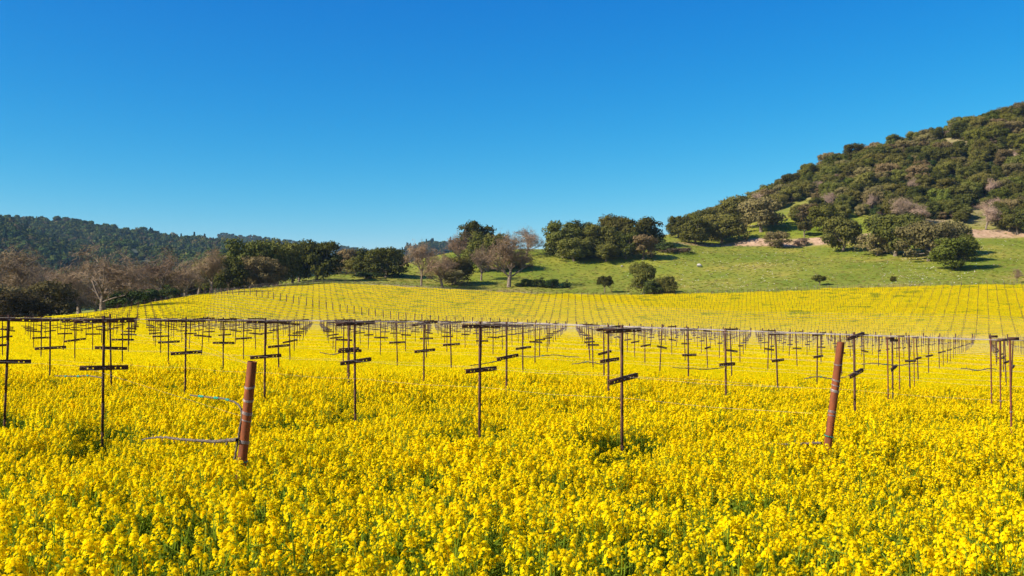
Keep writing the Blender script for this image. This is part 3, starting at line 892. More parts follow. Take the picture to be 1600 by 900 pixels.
# ------------------------------------------------------------------ wires along the rows
def wire_pts(n_, t0, t1, off, h, sag=.025):
    ts = np.arange(t0, t1, LSP / 2)
    if len(ts) < 2: return None
    p = Nv[None] * (n_ + off) + U[None] * ts[:, None]
    z = tz(p[:, 0], p[:, 1]) + h
    z[1::2] -= sag
    return np.column_stack([p, z])
GW = 'wires strung along the vine rows'
WR = [(-.40, 1.86), (-.2, 1.86), (.2, 1.86), (.40, 1.86), (-.30, 1.27), (.30, 1.27), (0, .98)]
farw = MB()
for j in range(1, 46):
    n_ = 10.8 + SSP * (j - 1)
    t0 = (4.1 if j == 1 else 3.1 if j == 2 else .16 * n_ - 2); t1 = 1.35 * n_ + 6
    while t1 > t0:                     # stop at the field edge
        p = Nv * n_ + U * t1
        _, Y_, px_, Yb_, _, _ = _terrain(np.array([p[0]]), np.array([p[1]]))
        if Y_[0] < Yb_[0] - 3: break
        t1 -= 4
    if t1 - t0 < 8: continue
    if j <= 6:
        root = bpy.data.objects.new('trellis_wires', None); COL.objects.link(root)
        p0 = Nv * n_ + U * t0; root.location = (p0[0], p0[1], tzf(p0[0], p0[1]))
        tag(root, 'thin galvanised wires along the %s vine row behind the leaning pipes' % ORD[j - 1], 'wires', GW)
        for off, h in (WR if j > 2 else WR[::3] + WR[4:5]):
            w = wire_pts(n_, t0, t1, off, h)
            m = MB(); m.tube(w - np.array(root.location), .0010 if j < 3 else .0014, (0, 0, 0), 3)
            link('wire', m.mesh('wire', [M_WIRE]), root)
    else:
        for off, h in WR[:6]:
            w = wire_pts(n_, t0, t1, off, h)
            farw.tube(w, .0035, (0, 0, 0), 3)
tag(link('distant_trellis_wires', farw.mesh('distant_trellis_wires', [M_WIRE])), 'pale band of trellis wires at eye level across the far field', None, None, 'stuff')
# first row, from the left pipe
root = bpy.data.objects.new('trellis_wires', None); COL.objects.link(root); root.location = b1
tag(root, 'thin wires from the left leaning pipe back past the large left post', 'wires', GW)
pa = np.array([(163 - 800) / F * 12.6, 12.6]); ph_ = np.array([(9 - 800) / F * 14.0, 14.0]); dirn = (ph_ - pa)
for off, h in (WR[0], WR[3], WR[4]):
    c = np.array([math.cos(R(52)), math.sin(R(52))]) * off
    pts = []
    top = b1 + v1 * (.98 if h > 1.5 else .66)
    pts.append(top)
    for p in (pa, ph_, ph_ + dirn, ph_ + 2 * dirn):
        p = p + c; pts.append(Vector((p[0], p[1], tzf(p[0], p[1]) + h)))
    m = MB(); m.tube(np.array([q - b1 for q in pts]), .0009, (0, 0, 0), 3)
    link('wire', m.mesh('wire', [M_WIRE]), root)

# ------------------------------------------------------------------ vine at the left pipe
def at(px, py, Y): return Vector(((px - 800) / F * Y, Y, EYE + (HOR - py) / F * Y))
def smooth_path(pts, n=60):
    P_ = np.array([list(p) for p in pts], float); t = np.linspace(0, 1, len(P_)); tt = np.linspace(0, 1, n)
    out = np.stack([np.interp(tt, t, P_[:, i]) for i in range(3)], 1)
    k = np.array([1, 2, 3, 2, 1.]); k /= k.sum()
    for _ in range(3):
        o2 = out.copy()
        for i in range(3): o2[2:-2, i] = np.convolve(out[:, i], k, 'valid')
        out = o2
    return out
def vine(label, base_px, pts, radii, tie_at, knots=0):
    root = bpy.data.objects.new('vine_cane', None); COL.objects.link(root)
    b = pts[0].copy(); root.location = b
    path = smooth_path([p - b for p in pts])
    r_ = np.interp(np.linspace(0, 1, len(path)), np.linspace(0, 1, len(radii)), radii)
    r_ = r_ * (1 + .18 * np.sin(np.arange(len(path)) * 1.9) * (knots > 0))
    path = path + RNG.normal(size=path.shape) * .002
    m = MB(); m.tube(path, r_, (0, 0, 0), 7)
    for k in range(knots):
        i = 4 + int((len(path) - 10) * (k + .5) / knots)
        d_ = Vector((random.uniform(-.3, .1), random.uniform(-.2, .2), random.choice((-1, 1)))).normalized() * random.uniform(.02, .05)
        m.tube([path[i], path[i] + np.array(d_)], [r_[i] * .7, r_[i] * .3], (0, 0, 0), 5)
    link('cane', m.mesh('cane', [M_CANE], True), root)
    for f in tie_at:
        i = int(f * (len(path) - 1)); w = MB()
        w.tube([path[max(i - 1, 0)], path[min(i + 1, len(path) - 1)]], r_[i] + .0035, (0, 0, 0), 8)
        link('vine_tie', w.mesh('vine_tie', [M_TIE], True), root)
    tag(root, label, 'vine', 'bare grapevine canes')
vine('thin grapevine cane curving up the left leaning pipe and away left, with green ties', None,
     [at(369, 715, 9.05), at(373, 690, 9.03), at(377, 665, 9.02), at(380, 648, 9.02), at(377, 634, 9.05), at(367, 627, 9.15), at(350, 622, 9.35), at(325, 620, 9.7), at(298, 617, 10.1)],
     [.009, .009, .009, .009, .009, .007], (.70, .80, .92))
vine('thick grey-brown grapevine cordon reaching left from the left leaning pipe', None,
     [at(372, 686, 9.0), at(355, 688, 9.1), at(330, 689, 9.3), at(305, 687, 9.5), at(280, 685, 9.7), at(258, 682, 9.9), at(240, 683, 10.1), at(224, 686, 10.3)],
     [.017, .016, .014, .012, .011, .009, .007], (), 7)
vine('dark thin grapevine cordon reaching left from the right leaning pipe', None,
     [at(1281, 691, 10.9), at(1255, 692, 11.1), at(1225, 693, 11.3), at(1195, 692, 11.6)], [.013, .011, .008], (), 5)
vine('pale vine cane tied along the wire left of the large left post', None,
     [at(163, 590, 12.5), at(140, 587, 12.7), at(115, 588, 12.9), at(88, 587, 13.2)], [.008, .008, .006], (.35, .55, .8))
vine('pale vine cane on the wire between the centre post and its right neighbour', None,
     [at(783, 563, 17.8), at(768, 566, 17.5), at(750, 569, 17.2), at(735, 571, 17)], [.008, .008, .006], (.3,))
vine('pale vine cane on the wire between the leaning centre-right post and the bare stake', None,
     [at(1130, 574, 18), at(1105, 577, 17.8), at(1080, 576, 17.6), at(1050, 574, 17.5)], [.008, .008, .006], (.5,))
for i, (px0, px1, py, Y, wh) in enumerate(((812, 905, 556, 20.5, 'right of the tall centre post'), (893, 950, 567, 18.5, 'left of the upright post right of centre'),
        (1255, 1322, 590, 15.6, 'behind the right leaning pipe'), (1345, 1440, 569, 19.5, 'right of the tilted post by the right pipe'), (1500, 1556, 577, 17.4, 'left of the posts at the right edge'), (500, 556, 552, 20.5, 'left of the crooked post'))):
    vine('pale dormant vine cane along the wire %s' % wh, None, [at(px0 + (px1 - px0) * k / 5, py + 2 * math.sin(k * 1.7 + i), Y) for k in range(6)], [.007, .009, .009, .006], (.4,), 5)

# ------------------------------------------------------------------ trees
def limb_path(rng, a, b, n=5, wob=.08):
    t = np.linspace(0, 1, n)[:, None]
    p = a + (b - a) * t
    L_ = np.linalg.norm(b - a)
    w = rng.normal(size=(n, 3)) * wob * L_; w[0] = 0; w[-1] = 0
    p = p + w; p[1:-1, 2] -= 0
    return p

def oak(seed, H=10.0, Rr=6.5, cols=((.045, .060, .018), (.085, .095, .028)), nb=50, nleaf=9500, leaf=.42, z0=.10, spread=.30, trunk_h=.22):
    """evergreen oak: (trunk mesh, crown mesh), height 10, radius 6.5"""
    rng = np.random.default_rng(seed)
    V, Q, C, ctr = blob_crown(rng, nb, nleaf, leaf, Rr, H, z0, cols, spread)
    crown = mesh_np('oak_crown', V, Q, C, [M_LEAF])
    m = MB(); fork = np.array([rng.normal() * .3, rng.normal() * .3, H * trunk_h])
    m.tube([np.array([0, 0, -.6]), np.array([0, 0, .1]), fork * .55, fork], [.62, .48, .40, .36], (0, 0, 0), 8)
    for c in ctr[rng.permutation(len(ctr))[:11]]:
        p = limb_path(rng, fork, c, 5, .07); m.tube(p, np.linspace(.24, .05, 5), (0, 0, 0), 5)
    return m.mesh('oak_trunk', [M_BARK], True), crown

def bare_tree(seed, H=10.0, spread=.9, col1=(.17, .115, .065), col2=(.29, .20, .12), ntw=6500, trunk_h=.25, levels=4, bark=None):
    """leafless oak: trunk and branches, and the haze of fine twigs"""
    rng = np.random.default_rng(seed)
    m = MB(); ends = []
    def grow(p, d, L_, r, lv):
        n = 4; pts = [p]; dd = d.copy()
        for i in range(n - 1):
            dd = dd + rng.normal(size=3) * (.06 if lv == 0 else .19) + np.array([0, 0, .05]); dd /= np.linalg.norm(dd)
            pts.append(pts[-1] + dd * L_ / (n - 1))
        pts = np.array(pts); r2 = r * .58
        m.tube(pts, np.linspace(r, r2, n), (0, 0, 0), 6 if lv < 2 else 4)
        if lv >= 2: ends.append((pts, lv))
        if lv >= levels: return
        k = (7, 4, 4, 4, 3)[lv]
        for c in range(k):
            f = 1.0 if (c == 0 or lv == 0) else .35 + .6 * rng.random()
            i = min(int(f * (n - 1)), n - 1)
            an = c * 2 * math.pi / k + rng.random() * 1.2
            side = np.array([math.cos(an), math.sin(an), .0])
            out = ((.12 if c == 0 else rng.uniform(.35, 1.5)) if lv == 0 else .9) * spread
            if lv == 0 and c: i = n - 1 if c % 2 else n - 2
            nd = dd * (.75 if lv else .55) + side * out * (.6 + .5 * rng.random()) + np.array([0, 0, .28])
            nd /= np.linalg.norm(nd)
            grow(pts[i], nd, L_ * ((1.05 if lv == 0 else .70) * (.8 + .4 * rng.random())), r2 * (.62 if lv == 0 else .72), lv + 1)
    grow(np.array([0, 0, -.4]), np.array([rng.normal() * .03, rng.normal() * .03, 1.]), H * trunk_h + .4, .034 * H, 0)
    # scale to the height
    P_ = np.concatenate([e[0] for e in ends])
    top = np.percentile(P_[:, 2], 99.5); s = (H * .96) / top
    wood = m.mesh('branches', [bark or M_BARK], True)
    wood.transform(Matrix.Scale(s, 4))
    Rm = np.percentile(np.hypot(P_[:, 0], P_[:, 1]), 98) * s
    def dome(co):                                # the outer limbs arch over and hang lower than the middle
        r_ = np.hypot(co[:, 0], co[:, 1]) / Rm
        f_ = np.clip(co[:, 2] / H - .25, 0, 1)
        co = co.copy(); co[:, 2] -= f_ * H * .42 * np.clip(r_, 0, 1.2) ** 2
        return co
    co = np.zeros(len(wood.vertices) * 3, np.float32); wood.vertices.foreach_get('co', co)
    wood.vertices.foreach_set('co', dome(co.reshape(-1, 3)).astype(np.float32).ravel()); wood.update()
    lv_w = np.array([1.0 if e[1] >= levels - 1 else .25 for e in ends]); lv_w /= lv_w.sum()
    pick = rng.choice(len(ends), ntw, p=lv_w)
    base = np.array([ends[i][0][rng.integers(1, 4)] for i in pick]) * s
    dr = rand_unit(ntw, rng); dr[:, 2] = dr[:, 2] * .8 + .25
    ln = H * (.03 + .055 * rng.random(ntw))[:, None]
    tip = base + dr * ln
    base = base + dr * ln * rng.random((ntw, 1)) * .3
    wv = np.cross(dr, rand_unit(ntw, rng)); wv /= np.linalg.norm(wv, axis=1)[:, None] + 1e-9
    w = wv * (.012 + .014 * rng.random((ntw, 1))) * H / 10
    V = np.stack([base - w, base + w, tip + w * .35, tip - w * .35], 1).reshape(-1, 3)
    f = rng.random((ntw, 1)); c = np.array(col1) * (1 - f) + np.array(col2) * f
    tw = mesh_np('twigs', dome(V), np.arange(4 * ntw).reshape(-1, 4), c, [M_TWIG])
    return wood, tw

DK = ((.050, .058, .013), (.120, .112, .026))
OL = ((.090, .095, .020), (.185, .165, .040))
BR = ((.130, .105, .040), (.24, .185, .08))
GN = ((.078, .088, .014), (.155, .155, .028))
KINDS = {
    'dark': [oak(200 + i, cols=DK, z0=-.04) for i in range(4)],
    'olive': [oak(210 + i, cols=OL, z0=-.03, nb=56) for i in range(4)],
    'brown': [oak(220 + i, cols=BR, z0=-.04, nb=48, spread=.27, nleaf=8500, leaf=.38) for i in range(3)],
    'green': [oak(230 + i, cols=GN, z0=-.04) for i in range(2)],
    'lean': [oak(240 + i, cols=DK, z0=.26, nb=34, trunk_h=.34, spread=.26) for i in range(3)],
    'thicket': [oak(290 + i, H=10, Rr=7.0, cols=((.055, .046, .020), (.115, .088, .038)), nb=30, nleaf=6500, z0=-.08, leaf=.42, trunk_h=.12) for i in range(2)],
    'bush': [oak(250 + i, H=10, Rr=7.5, cols=((.035, .055, .016), (.075, .10, .026)), nb=26, nleaf=3600, z0=-.05, leaf=.6, trunk_h=.1) for i in range(2)],
    'brush': [oak(255 + i, H=10, Rr=8.5, cols=((.15, .105, .065), (.22, .16, .11)), nb=22, nleaf=3200, z0=-.05, leaf=.5, trunk_h=.1) for i in range(2)],
    'bare': [bare_tree(260 + i) for i in range(4)],
    'barepale': [bare_tree(270 + i, col1=(.30, .20, .14), col2=(.46, .33, .24), bark=M_ROCK if False else None) for i in range(3)],
    'baretall': [bare_tree(280 + i, trunk_h=.36, spread=.7) for i in range(3)],
}
def crown_width(v):
    w = []
    for me in v:
        co = np.zeros(len(me.vertices) * 3, np.float32); me.vertices.foreach_get('co', co); co = co.reshape(-1, 3)
        w.append(2 * np.percentile(np.hypot(co[:, 0], co[:, 1]), 96))
    return float(max(w[1], w[0] * .8))
def crown_height(v):
    co = np.zeros(len(v[1].vertices) * 3, np.float32); v[1].vertices.foreach_get('co', co)
    return float(np.percentile(co[2::3], 99.3))
TRUE_H = {k: [crown_height(v) for v in vs] for k, vs in KINDS.items()}
TRUE_W = {k: [crown_width(v) for v in vs] for k, vs in KINDS.items()}
print({k: [round(x, 1) for x in v] for k, v in TRUE_W.items()})
WID = {k: (15.0 if k in ('bare', 'barepale') else 12.5 if k == 'baretall' else 15 if k == 'bush' else 17 if k == 'brush' else 12.4) for k in KINDS}
NAME = {'dark': 'oak_tree', 'olive': 'oak_tree', 'brown': 'oak_tree', 'thicket': 'oak_tree', 'green': 'oak_tree', 'lean': 'oak_tree', 'bush': 'bush', 'brush': 'bush', 'bare': 'bare_tree', 'barepale': 'bare_tree', 'baretall': 'bare_tree'}
def put_tree(kind, x, y, z, h, w, label, group, var=None, rz=None, tilt=0):
    vi = random.randrange(len(KINDS[kind])) if var is None else var % len(KINDS[kind])
    a, b = KINDS[kind][vi]
    root = bpy.data.objects.new(NAME[kind], None); COL.objects.link(root)
    root.location = (x, y, z); root.rotation_euler = (0, R(tilt), rz if rz is not None else random.uniform(0, 6.28))
    sw = w / TRUE_W[kind][vi] if kind.startswith('bare') else w / WID[kind]; root.scale = (sw, sw, h / (TRUE_H[kind][vi] if kind.startswith('bare') else 10.0))
    bare = kind.startswith('bare')
    link('trunk', a, root); link('twigs' if bare else 'crown', b, root)
    tag(root, label, 'bush' if NAME[kind] == 'bush' else 'tree', group)
    return root
def tree_px(kind, px, pb, pt, w, label, group=None, var=None, Y=None, tilt=0):
    """base at pixel (px, pb), top at row pt, crown w pixels wide"""
    if Y is None:
        g_ = ground_at(px, pb, 60)
        if g_ is None:
            print('no ground for', px, pb, label); return
        x, Y, z = g_
    else:
        x = (px - 800) / F * Y; z = tzf(x, Y)
    ztop = EYE + (HOR - pt) / F * Y
    h = max(ztop - z, 1.0)
    put_tree(kind, x, Y, z - .1, h, w / F * Y, label, group, var, None if not tilt else 0, tilt)

LT = 'trees along the left edge of the vineyard'
tree_px('bare', 14, 486, 388, 120, 'brown leafless tree at the far left edge of the picture', LT, 0, Y=215)
tree_px('thicket', 78, 492, 442, 78, 'dark brownish rounded tree low at the left between bare trees', LT, 0, Y=203)
tree_px('thicket', 20, 492, 458, 80, 'dark bushy tree at the bottom left corner of the woodland', LT, 0, Y=196)
tree_px('bare', 160, 481, 387, 132, 'big spreading leafless oak with a thick grey trunk at the field edge', LT, 1, Y=214)
tree_px('bare', 124, 478, 410, 105, 'leafless tree leaning left just behind the big spreading oak', LT, 2, Y=238, tilt=-8)
tree_px('bush', 200, 474, 444, 62, 'dark green bush at the foot of the big leafless oak', LT, 1, Y=232)
tree_px('bare', 253, 467, 390, 106, 'leafless oak standing before the ridge, right of the biggest one', LT, 3, Y=262)
tree_px('bush', 232, 470, 452, 40, 'small bush left of the second leafless oak', LT, 0, Y=250)
tree_px('bush', 265, 466, 445, 40, 'small green bush under the second leafless oak', LT, 1, Y=255)
tree_px('baretall', 331, 459, 388, 76, 'slender leafless tree with a straight trunk at the field edge', LT, 0, Y=266)
tree_px('dark', 358, 455, 400, 60, 'dark oak right beside the slender leafless tree', LT, 1, Y=290)
tree_px('dark', 392, 452, 374, 84, 'tall dark evergreen oak in the left group, flat topped', LT, 2, Y=305)
tree_px('olive', 432, 447, 374, 76, 'tall dark olive oak in the middle of the left group', LT, 3, Y=318)
tree_px('brown', 405, 452, 398, 60, 'brownish oak low in front of the tall left-group oaks', LT, 1, Y=298)
tree_px('baretall', 467, 441, 385, 66, 'leafless brown tree in front of the tall oaks at the crest', LT, 1)
tree_px('dark', 495, 436, 376, 70, 'dark oak at the right end of the tall left group', LT, 0, Y=345)
tree_px('olive', 457, 440, 383, 60, 'olive oak half hidden behind the leafless brown tree', LT, 2, Y=345)
tree_px('brown', 541, 424, 390, 52, 'reddish-brown leafless oak small on the crest, right of the left group', LT, 2, Y=385)
tree_px('brown', 420, 450, 412, 50, 'grey-brown small tree at the field edge under the dark oaks', LT, 0, Y=300)
TH = ((-20, 240, 90, 120, 'bare', 1, 'cut by the left edge of the picture'), (50, 258, 92, 100, 'bare', 3, 'tallest above the dark brownish rounded tree'), (90, 275, 74, 90, 'bare', 0, 'just left of the leaning tree'),
      (105, 250, 62, 80, 'bare', 2, 'low between the dark tree and the leaning tree'), (200, 290, 66, 80, 'bare', 0, 'behind the right side of the biggest oak'), (215, 320, 70, 80, 'bare', 2, 'halfway between the biggest and second oaks'),
      (290, 300, 56, 70, 'bare', 1, 'right of the second leafless oak'), (310, 330, 64, 70, 'bare', 3, 'left behind the slender tree'), (150, 300, 52, 90, 'bare', 3, 'hidden behind the trunk of the biggest oak'),
      (30, 225, 66, 90, 'bare', 2, 'in front at the far left'), (-10, 205, 60, 90, 'brown', 2, 'lowest at the far left corner'), (330, 320, 60, 70, 'olive', 1, 'behind the slender leafless tree'),
      (110, 222, 44, 60, 'bare', 1, 'small beside the trunk of the biggest oak'), (225, 258, 38, 60, 'bare', 3, 'small at the left foot of the second oak'), (290, 280, 42, 56, 'bare', 0, 'small at the right foot of the second oak'),
      (180, 240, 36, 60, 'bare', 2, 'small at the right foot of the biggest oak'), (60, 300, 40, 120, 'dark', 2, 'wide, deep behind the far left trees'), (180, 330, 40, 120, 'dark', 3, 'wide, deep behind the biggest oak'),
      (280, 345, 40, 120, 'olive', 2, 'wide, deep behind the second oak'), (350, 360, 50, 100, 'dark', 1, 'deep behind the tall left group'))
for (px, Y, h, w, k, i, wh) in TH:
    x = (px - 800) / F * Y; z = tzf(x, Y)
    put_tree(k, x, Y, z - .2, h / F * Y, w / F * Y, ('leafless brown thicket tree ' if k == 'bare' else 'brownish leafy thicket tree ' if k == 'brown' else 'dark leafy thicket tree ') + wh, 'thicket behind the left field edge', i)

CT = 'trees on the grassy crest in the centre'
tree_px('dark', 603, 433, 385, 66, 'broad round dark oak casting shade on the grass left of centre', CT, 3)
tree_px('dark', 580, 431, 388, 52, 'dark oak joined to the left of the broad round one', CT, 2)
tree_px('olive', 556, 430, 401, 44, 'small olive bushy tree at the left of the broad round oak', CT, 1)
tree_px('bush', 574, 436, 425, 42, 'low dark green shrubs under the left side of the broad oak', CT, 0)
tree_px('baretall', 658, 447, 379, 58, 'slim leafless tree with a tall trunk, right of the broad round oak', CT, 2)
tree_px('bare', 691, 450, 393, 66, 'leafless tree with tangled crown left of the dark bushy oak', CT, 1)
tree_px('olive', 712, 444, 402, 58, 'dark bushy oak behind the tangled leafless tree', CT, 0)
tree_px('bare', 716, 425, 362, 64, 'pale leafless tree rising behind, left of the tall leaning oak', CT, 3, Y=400)
tree_px('dark', 744, 418, 347, 62, 'tall dark oak with a high crown leaning right against the sky', CT, 1, Y=415, tilt=6)
tree_px('olive', 762, 432, 366, 62, 'olive-brown oak beneath the tall leaning one', CT, 2, Y=385)
tree_px('bare', 752, 438, 384, 50, 'leafless tree with a forked trunk in front of the olive-brown oak', CT, 2)
tree_px('bare', 795, 449, 363, 90, 'tall wide leafless oak with pale trunk at the top of the vineyard', CT, 0)
tree_px('brown', 706, 446, 420, 40, 'brownish bush at the foot of the leafless trees in the centre', CT, 0)
tree_px('barepale', 822, 400, 356, 56, 'pale crooked leafless tree on the crest against the sky', CT, 1)
tree_px('dark', 843, 388, 354, 38, 'small dark oak on the crest just right of the pale crooked tree', CT, 0)
tree_px('brown', 812, 420, 400, 36, 'grey-brown bush on the slope below the pale crooked tree', CT, 1)
CL = 'large clump of oaks on the crest right of centre'
tree_px('olive', 880, 402, 346, 70, 'leftmost big oak of the large clump on the crest', CL, 1)
tree_px('dark', 905, 400, 346, 66, 'dark oak second from the left in the large crest clump', CL, 2, Y=432)
tree_px('olive', 897, 408, 372, 60, 'low olive oak in front at the left of the large crest clump', CL, 3)
tree_px('dark', 935, 402, 350, 62, 'dark shaded oak in the middle of the large crest clump', CL, 3)
tree_px('olive', 962, 396, 336, 56, 'tallest grey-green oak of the large crest clump', CL, 0, Y=440)
tree_px('olive', 947, 408, 382, 50, 'low front oak in the middle of the large crest clump', CL, 2)
tree_px('dark', 1000, 398, 339, 66, 'tall dark green oak at the right end of the large crest clump', CL, 1, Y=432)
tree_px('dark', 978, 404, 362, 44, 'shaded dark oak between the two tallest of the crest clump', CL, 0)
tree_px('brown', 1005, 405, 366, 50, 'brown-green oak low at the right front of the large crest clump', CL, 0)
tree_px('bush', 1040, 392, 375, 34, 'dark bush just right of the large crest clump', CL, 1)
tree_px('brush', 1068, 394, 387, 40, 'reddish-brown dry brush right of the large crest clump', CL, 1)
tree_px('brush', 1045, 395, 388, 30, 'low dry brown brush in the shade of the large crest clump', CL, 0)
SG = 'small trees on the lower grass slope'
tree_px('lean', 945, 457, 431, 24, 'small round oak on a thin trunk at the vineyard top', SG, 0)
tree_px('olive', 1006, 460, 410, 42, 'tallest of the small clump of oaks at the vineyard top right of centre', SG, 0)
tree_px('dark', 1040, 461, 432, 36, 'lower right oak of the small clump at the vineyard top', SG, 1)
tree_px('bush', 1020, 462, 440, 34, 'low bushy part of the small oak clump at the vineyard top', SG, 0)
tree_px('lean', 1281, 446, 429, 24, 'tiny spreading oak alone on the lower right grass slope', SG, 1)
tree_px('dark', 1396, 440, 431, 9, 'tiny bush alone above the vineyard, left of the far-right oaks', SG, 2)
tree_px('baretall', 1590, 442, 419, 20, 'small bare sapling above the vineyard at the right edge', SG, 1)
for i, (px, pb, pt, w) in enumerate(((824, 447, 436, 26), (843, 449, 433, 26), (862, 450, 436, 28), (885, 450, 438, 14), (812, 448, 441, 20))):
    tree_px('bush', px, pb, pt, w, 'low dark green %s in the shrub line above the vineyard centre' % ('bush', 'taller bush', 'wide bush', 'small separate bush', 'leftmost bush')[i], 'shrubs above the vineyard', i)
RG = 'oaks on the right hillside slope'
tree_px('dark', 1060, 372, 337, 32, 'leftmost small oak on the right hillside skyline', RG, 0)
tree_px('olive', 1088, 381, 343, 58, 'rounded oak low on the left end of the hillside wood', RG, 1)
tree_px('olive', 1128, 380, 334, 66, 'broad oak beside open grass at the left end of the hillside wood', RG, 2)
tree_px('dark', 1105, 372, 327, 44, 'dark oak on the skyline at the left end of the hillside wood', RG, 3)
tree_px('brown', 1190, 362, 307, 76, 'large brown-olive oak above the open grass wedge', RG, 0)
tree_px('olive', 1150, 366, 306, 58, 'tall oak on the skyline left of the large brown-olive one', RG, 0, Y=500)
tree_px('lean', 1258, 370, 346, 28, 'small brown oak alone on the open grass wedge', RG, 2)
tree_px('brown', 1214, 387, 360, 40, 'brown bushy oak standing on the bare soil bank', RG, 1)
tree_px('brush', 1252, 384, 372, 28, 'dome of dry brush on the bank between two oaks', RG, 0)
tree_px('olive', 1318, 393, 338, 64, 'gnarled olive oak reaching down over the soil bank', RG, 3)
tree_px('green', 1290, 362, 322, 62, 'bright green oak above the small lone oak on the wedge', RG, 0)
tree_px('olive', 1400, 400, 334, 88, 'big olive oak on the left of the large group in the pasture', RG, 2)
tree_px('brown', 1372, 399, 362, 56, 'greyish low oak at the left front of the large pasture group', RG, 2)
tree_px('brown', 1452, 408, 345, 84, 'big brown oak in the middle of the large pasture group', RG, 0)
tree_px('brown', 1485, 400, 345, 70, 'pale brown oak at the back right of the large pasture group', RG, 2)
tree_px('green', 1492, 421, 373, 76, 'round green oak at the lower right of the pasture group, long shadow', RG, 1)
tree_px('dark', 1510, 408, 366, 40, 'dark oak behind the round green one in the pasture group', RG, 1)
tree_px('barepale', 1412, 350, 308, 50, 'pinkish leafless tree above the pasture group of oaks', RG, 0)
tree_px('barepale', 1440, 352, 320, 40, 'second pinkish leafless tree above the pasture group', RG, 2)
tree_px('barepale', 1542, 359, 314, 48, 'pale leafless tree with crooked trunk on the brown ledge at the right', RG, 1)
tree_px('dark', 1592, 366, 322, 44, 'dark oak above the soil bank at the right edge', RG, 2)
tree_px('olive', 1578, 362, 330, 34, 'olive oak above the soil bank near the right edge', RG, 0)

# the hillside wood
rng = np.random.default_rng(77)
lo = [(1040, 366), (1090, 366), (1130, 362), (1180, 352), (1230, 348), (1280, 350), (1330, 340), (1375, 341), (1400, 340), (1450, 345), (1500, 348), (1560, 354), (1600, 352), (1700, 350)]
hi = [(1040, 366), (1100, 352), (1150, 338), (1200, 308), (1250, 284), (1300, 258), (1400, 230), (1500, 205), (1600, 183), (1700, 160)]
lx, ly = zip(*lo); hx, hy = zip(*hi)
pts = []
for px in np.arange(1062, 1660, 17):                 # the crowns that make the skyline
    px = px + rng.uniform(-5, 5); py = np.interp(px, hx, hy) + rng.uniform(2, 6)
    g_ = ground_at(px, py, 330, 800)
    if g_: pts.append((*g_, px, py, np.interp(px, hx, hy), np.interp(px, lx, ly)))
tries = 0
while len(pts) < 280 and tries < 30000:
    tries += 1
    px = rng.uniform(1060, 1690); b0 = np.interp(px, lx, ly); t0 = np.interp(px, hx, hy)
    if rng.random() > (b0 - t0 + 14) / 180: continue
    py = rng.uniform(t0 + 2, b0)
    g_ = ground_at(px, py, 330, 800)
    if g_ is None: continue
    x, y, z = g_
    if any((x - a[0]) ** 2 + (y - a[1]) ** 2 < 5.2 ** 2 for a in pts): continue
    gap = fbm(np.array([x]), np.array([y]), 34, 61, 2)[0]
    if gap > .60 and py > t0 + 10: continue
    pts.append((x, y, z, px, py, t0, b0))
names = {'dark': 'dark green', 'olive': 'olive-green', 'brown': 'brownish', 'green': 'bright green', 'barepale': 'pale leafless', 'lean': 'dark'}
hill = []
for (x, y, z, px, py, t0, b0) in pts:
    k = rng.choice(['dark', 'olive', 'olive', 'brown', 'green', 'barepale'], p=[.24, .30, .15, .15, .10, .06])
    h = rng.uniform(5.2, 10.0) * (1.08 if py < t0 + 12 else 1)
    f = (py - t0) / max(b0 - t0, 1)
    w_ = h * rng.uniform(1.0, 1.4); siz = 'small' if h < 6.8 else 'medium-sized' if h < 8.4 else 'large'
    pos = 'on the skyline' if f < .12 else 'in the upper part' if f < .45 else 'in the middle' if f < .75 else 'at the lower edge'
    side = 'left end' if px < 1190 else 'left of its middle' if px < 1310 else 'middle' if px < 1400 else 'right of its middle' if px < 1500 else 'right end'
    hill.append((siz + ' ' + names[k] + ' tree', pos.replace('in the ', '').replace('at the ', '').replace('on the ', ''), side, k, x, y, z, h, w_, px))
hill.sort(key=lambda q: q[9])
cnt = {}
for q in hill: cnt[q[:3]] = cnt.get(q[:3], 0) + 1
seen = {}
for q in hill:
    n_, pos, side, k, x, y, z, h, w_, px = q
    lb = '%s, %s of the hillside wood, %s' % (n_, pos, side)
    if cnt[q[:3]] > 1:
        i_ = seen.get(q[:3], 0); seen[q[:3]] = i_ + 1
        lb = '%s, hillside wood %s, %s, %s from left' % (n_, pos, side, ORD[i_])
    put_tree(k, x, y, z - .3, h, w_ * (.75 if k == 'barepale' else 1), lb, 'trees of the hillside wood')
print('hill trees', len(pts))
# undergrowth between them (nobody could count it)
n = 3000
px = rng.uniform(1080, 1690, n); b0 = np.interp(px, lx, ly) - 3; t0 = np.interp(px, hx, hy)
f = rng.random(n)
P = []
for i in range(n):
    Y0, Y1 = 445, 650
    Y = rng.uniform(Y0, Y1); x = (px[i] - 800) / F * Y; z = tzf(x, Y); py = HOR - (z - EYE) / Y * F
    if py > b0[i]: continue
    if fbm(np.array([x]), np.array([Y]), 34, 61, 2)[0] > .54: continue
    P.append((x, Y, z - .2))
P = np.array(P); s = rng.uniform(.16, .48, len(P))
scatter('hillside_undergrowth', P, np.stack([0 * s, 0 * s, rng.random(len(P)) * 6.28], 1), np.stack([s, s, s * .9], 1), rng.integers(0, 6, len(P)),
        [KINDS['bush'][0][1], KINDS['bush'][1][1], KINDS['olive'][0][1], KINDS['dark'][1][1], KINDS['brush'][0][1], KINDS['brown'][1][1]], 'scrub and undergrowth filling the hillside wood')

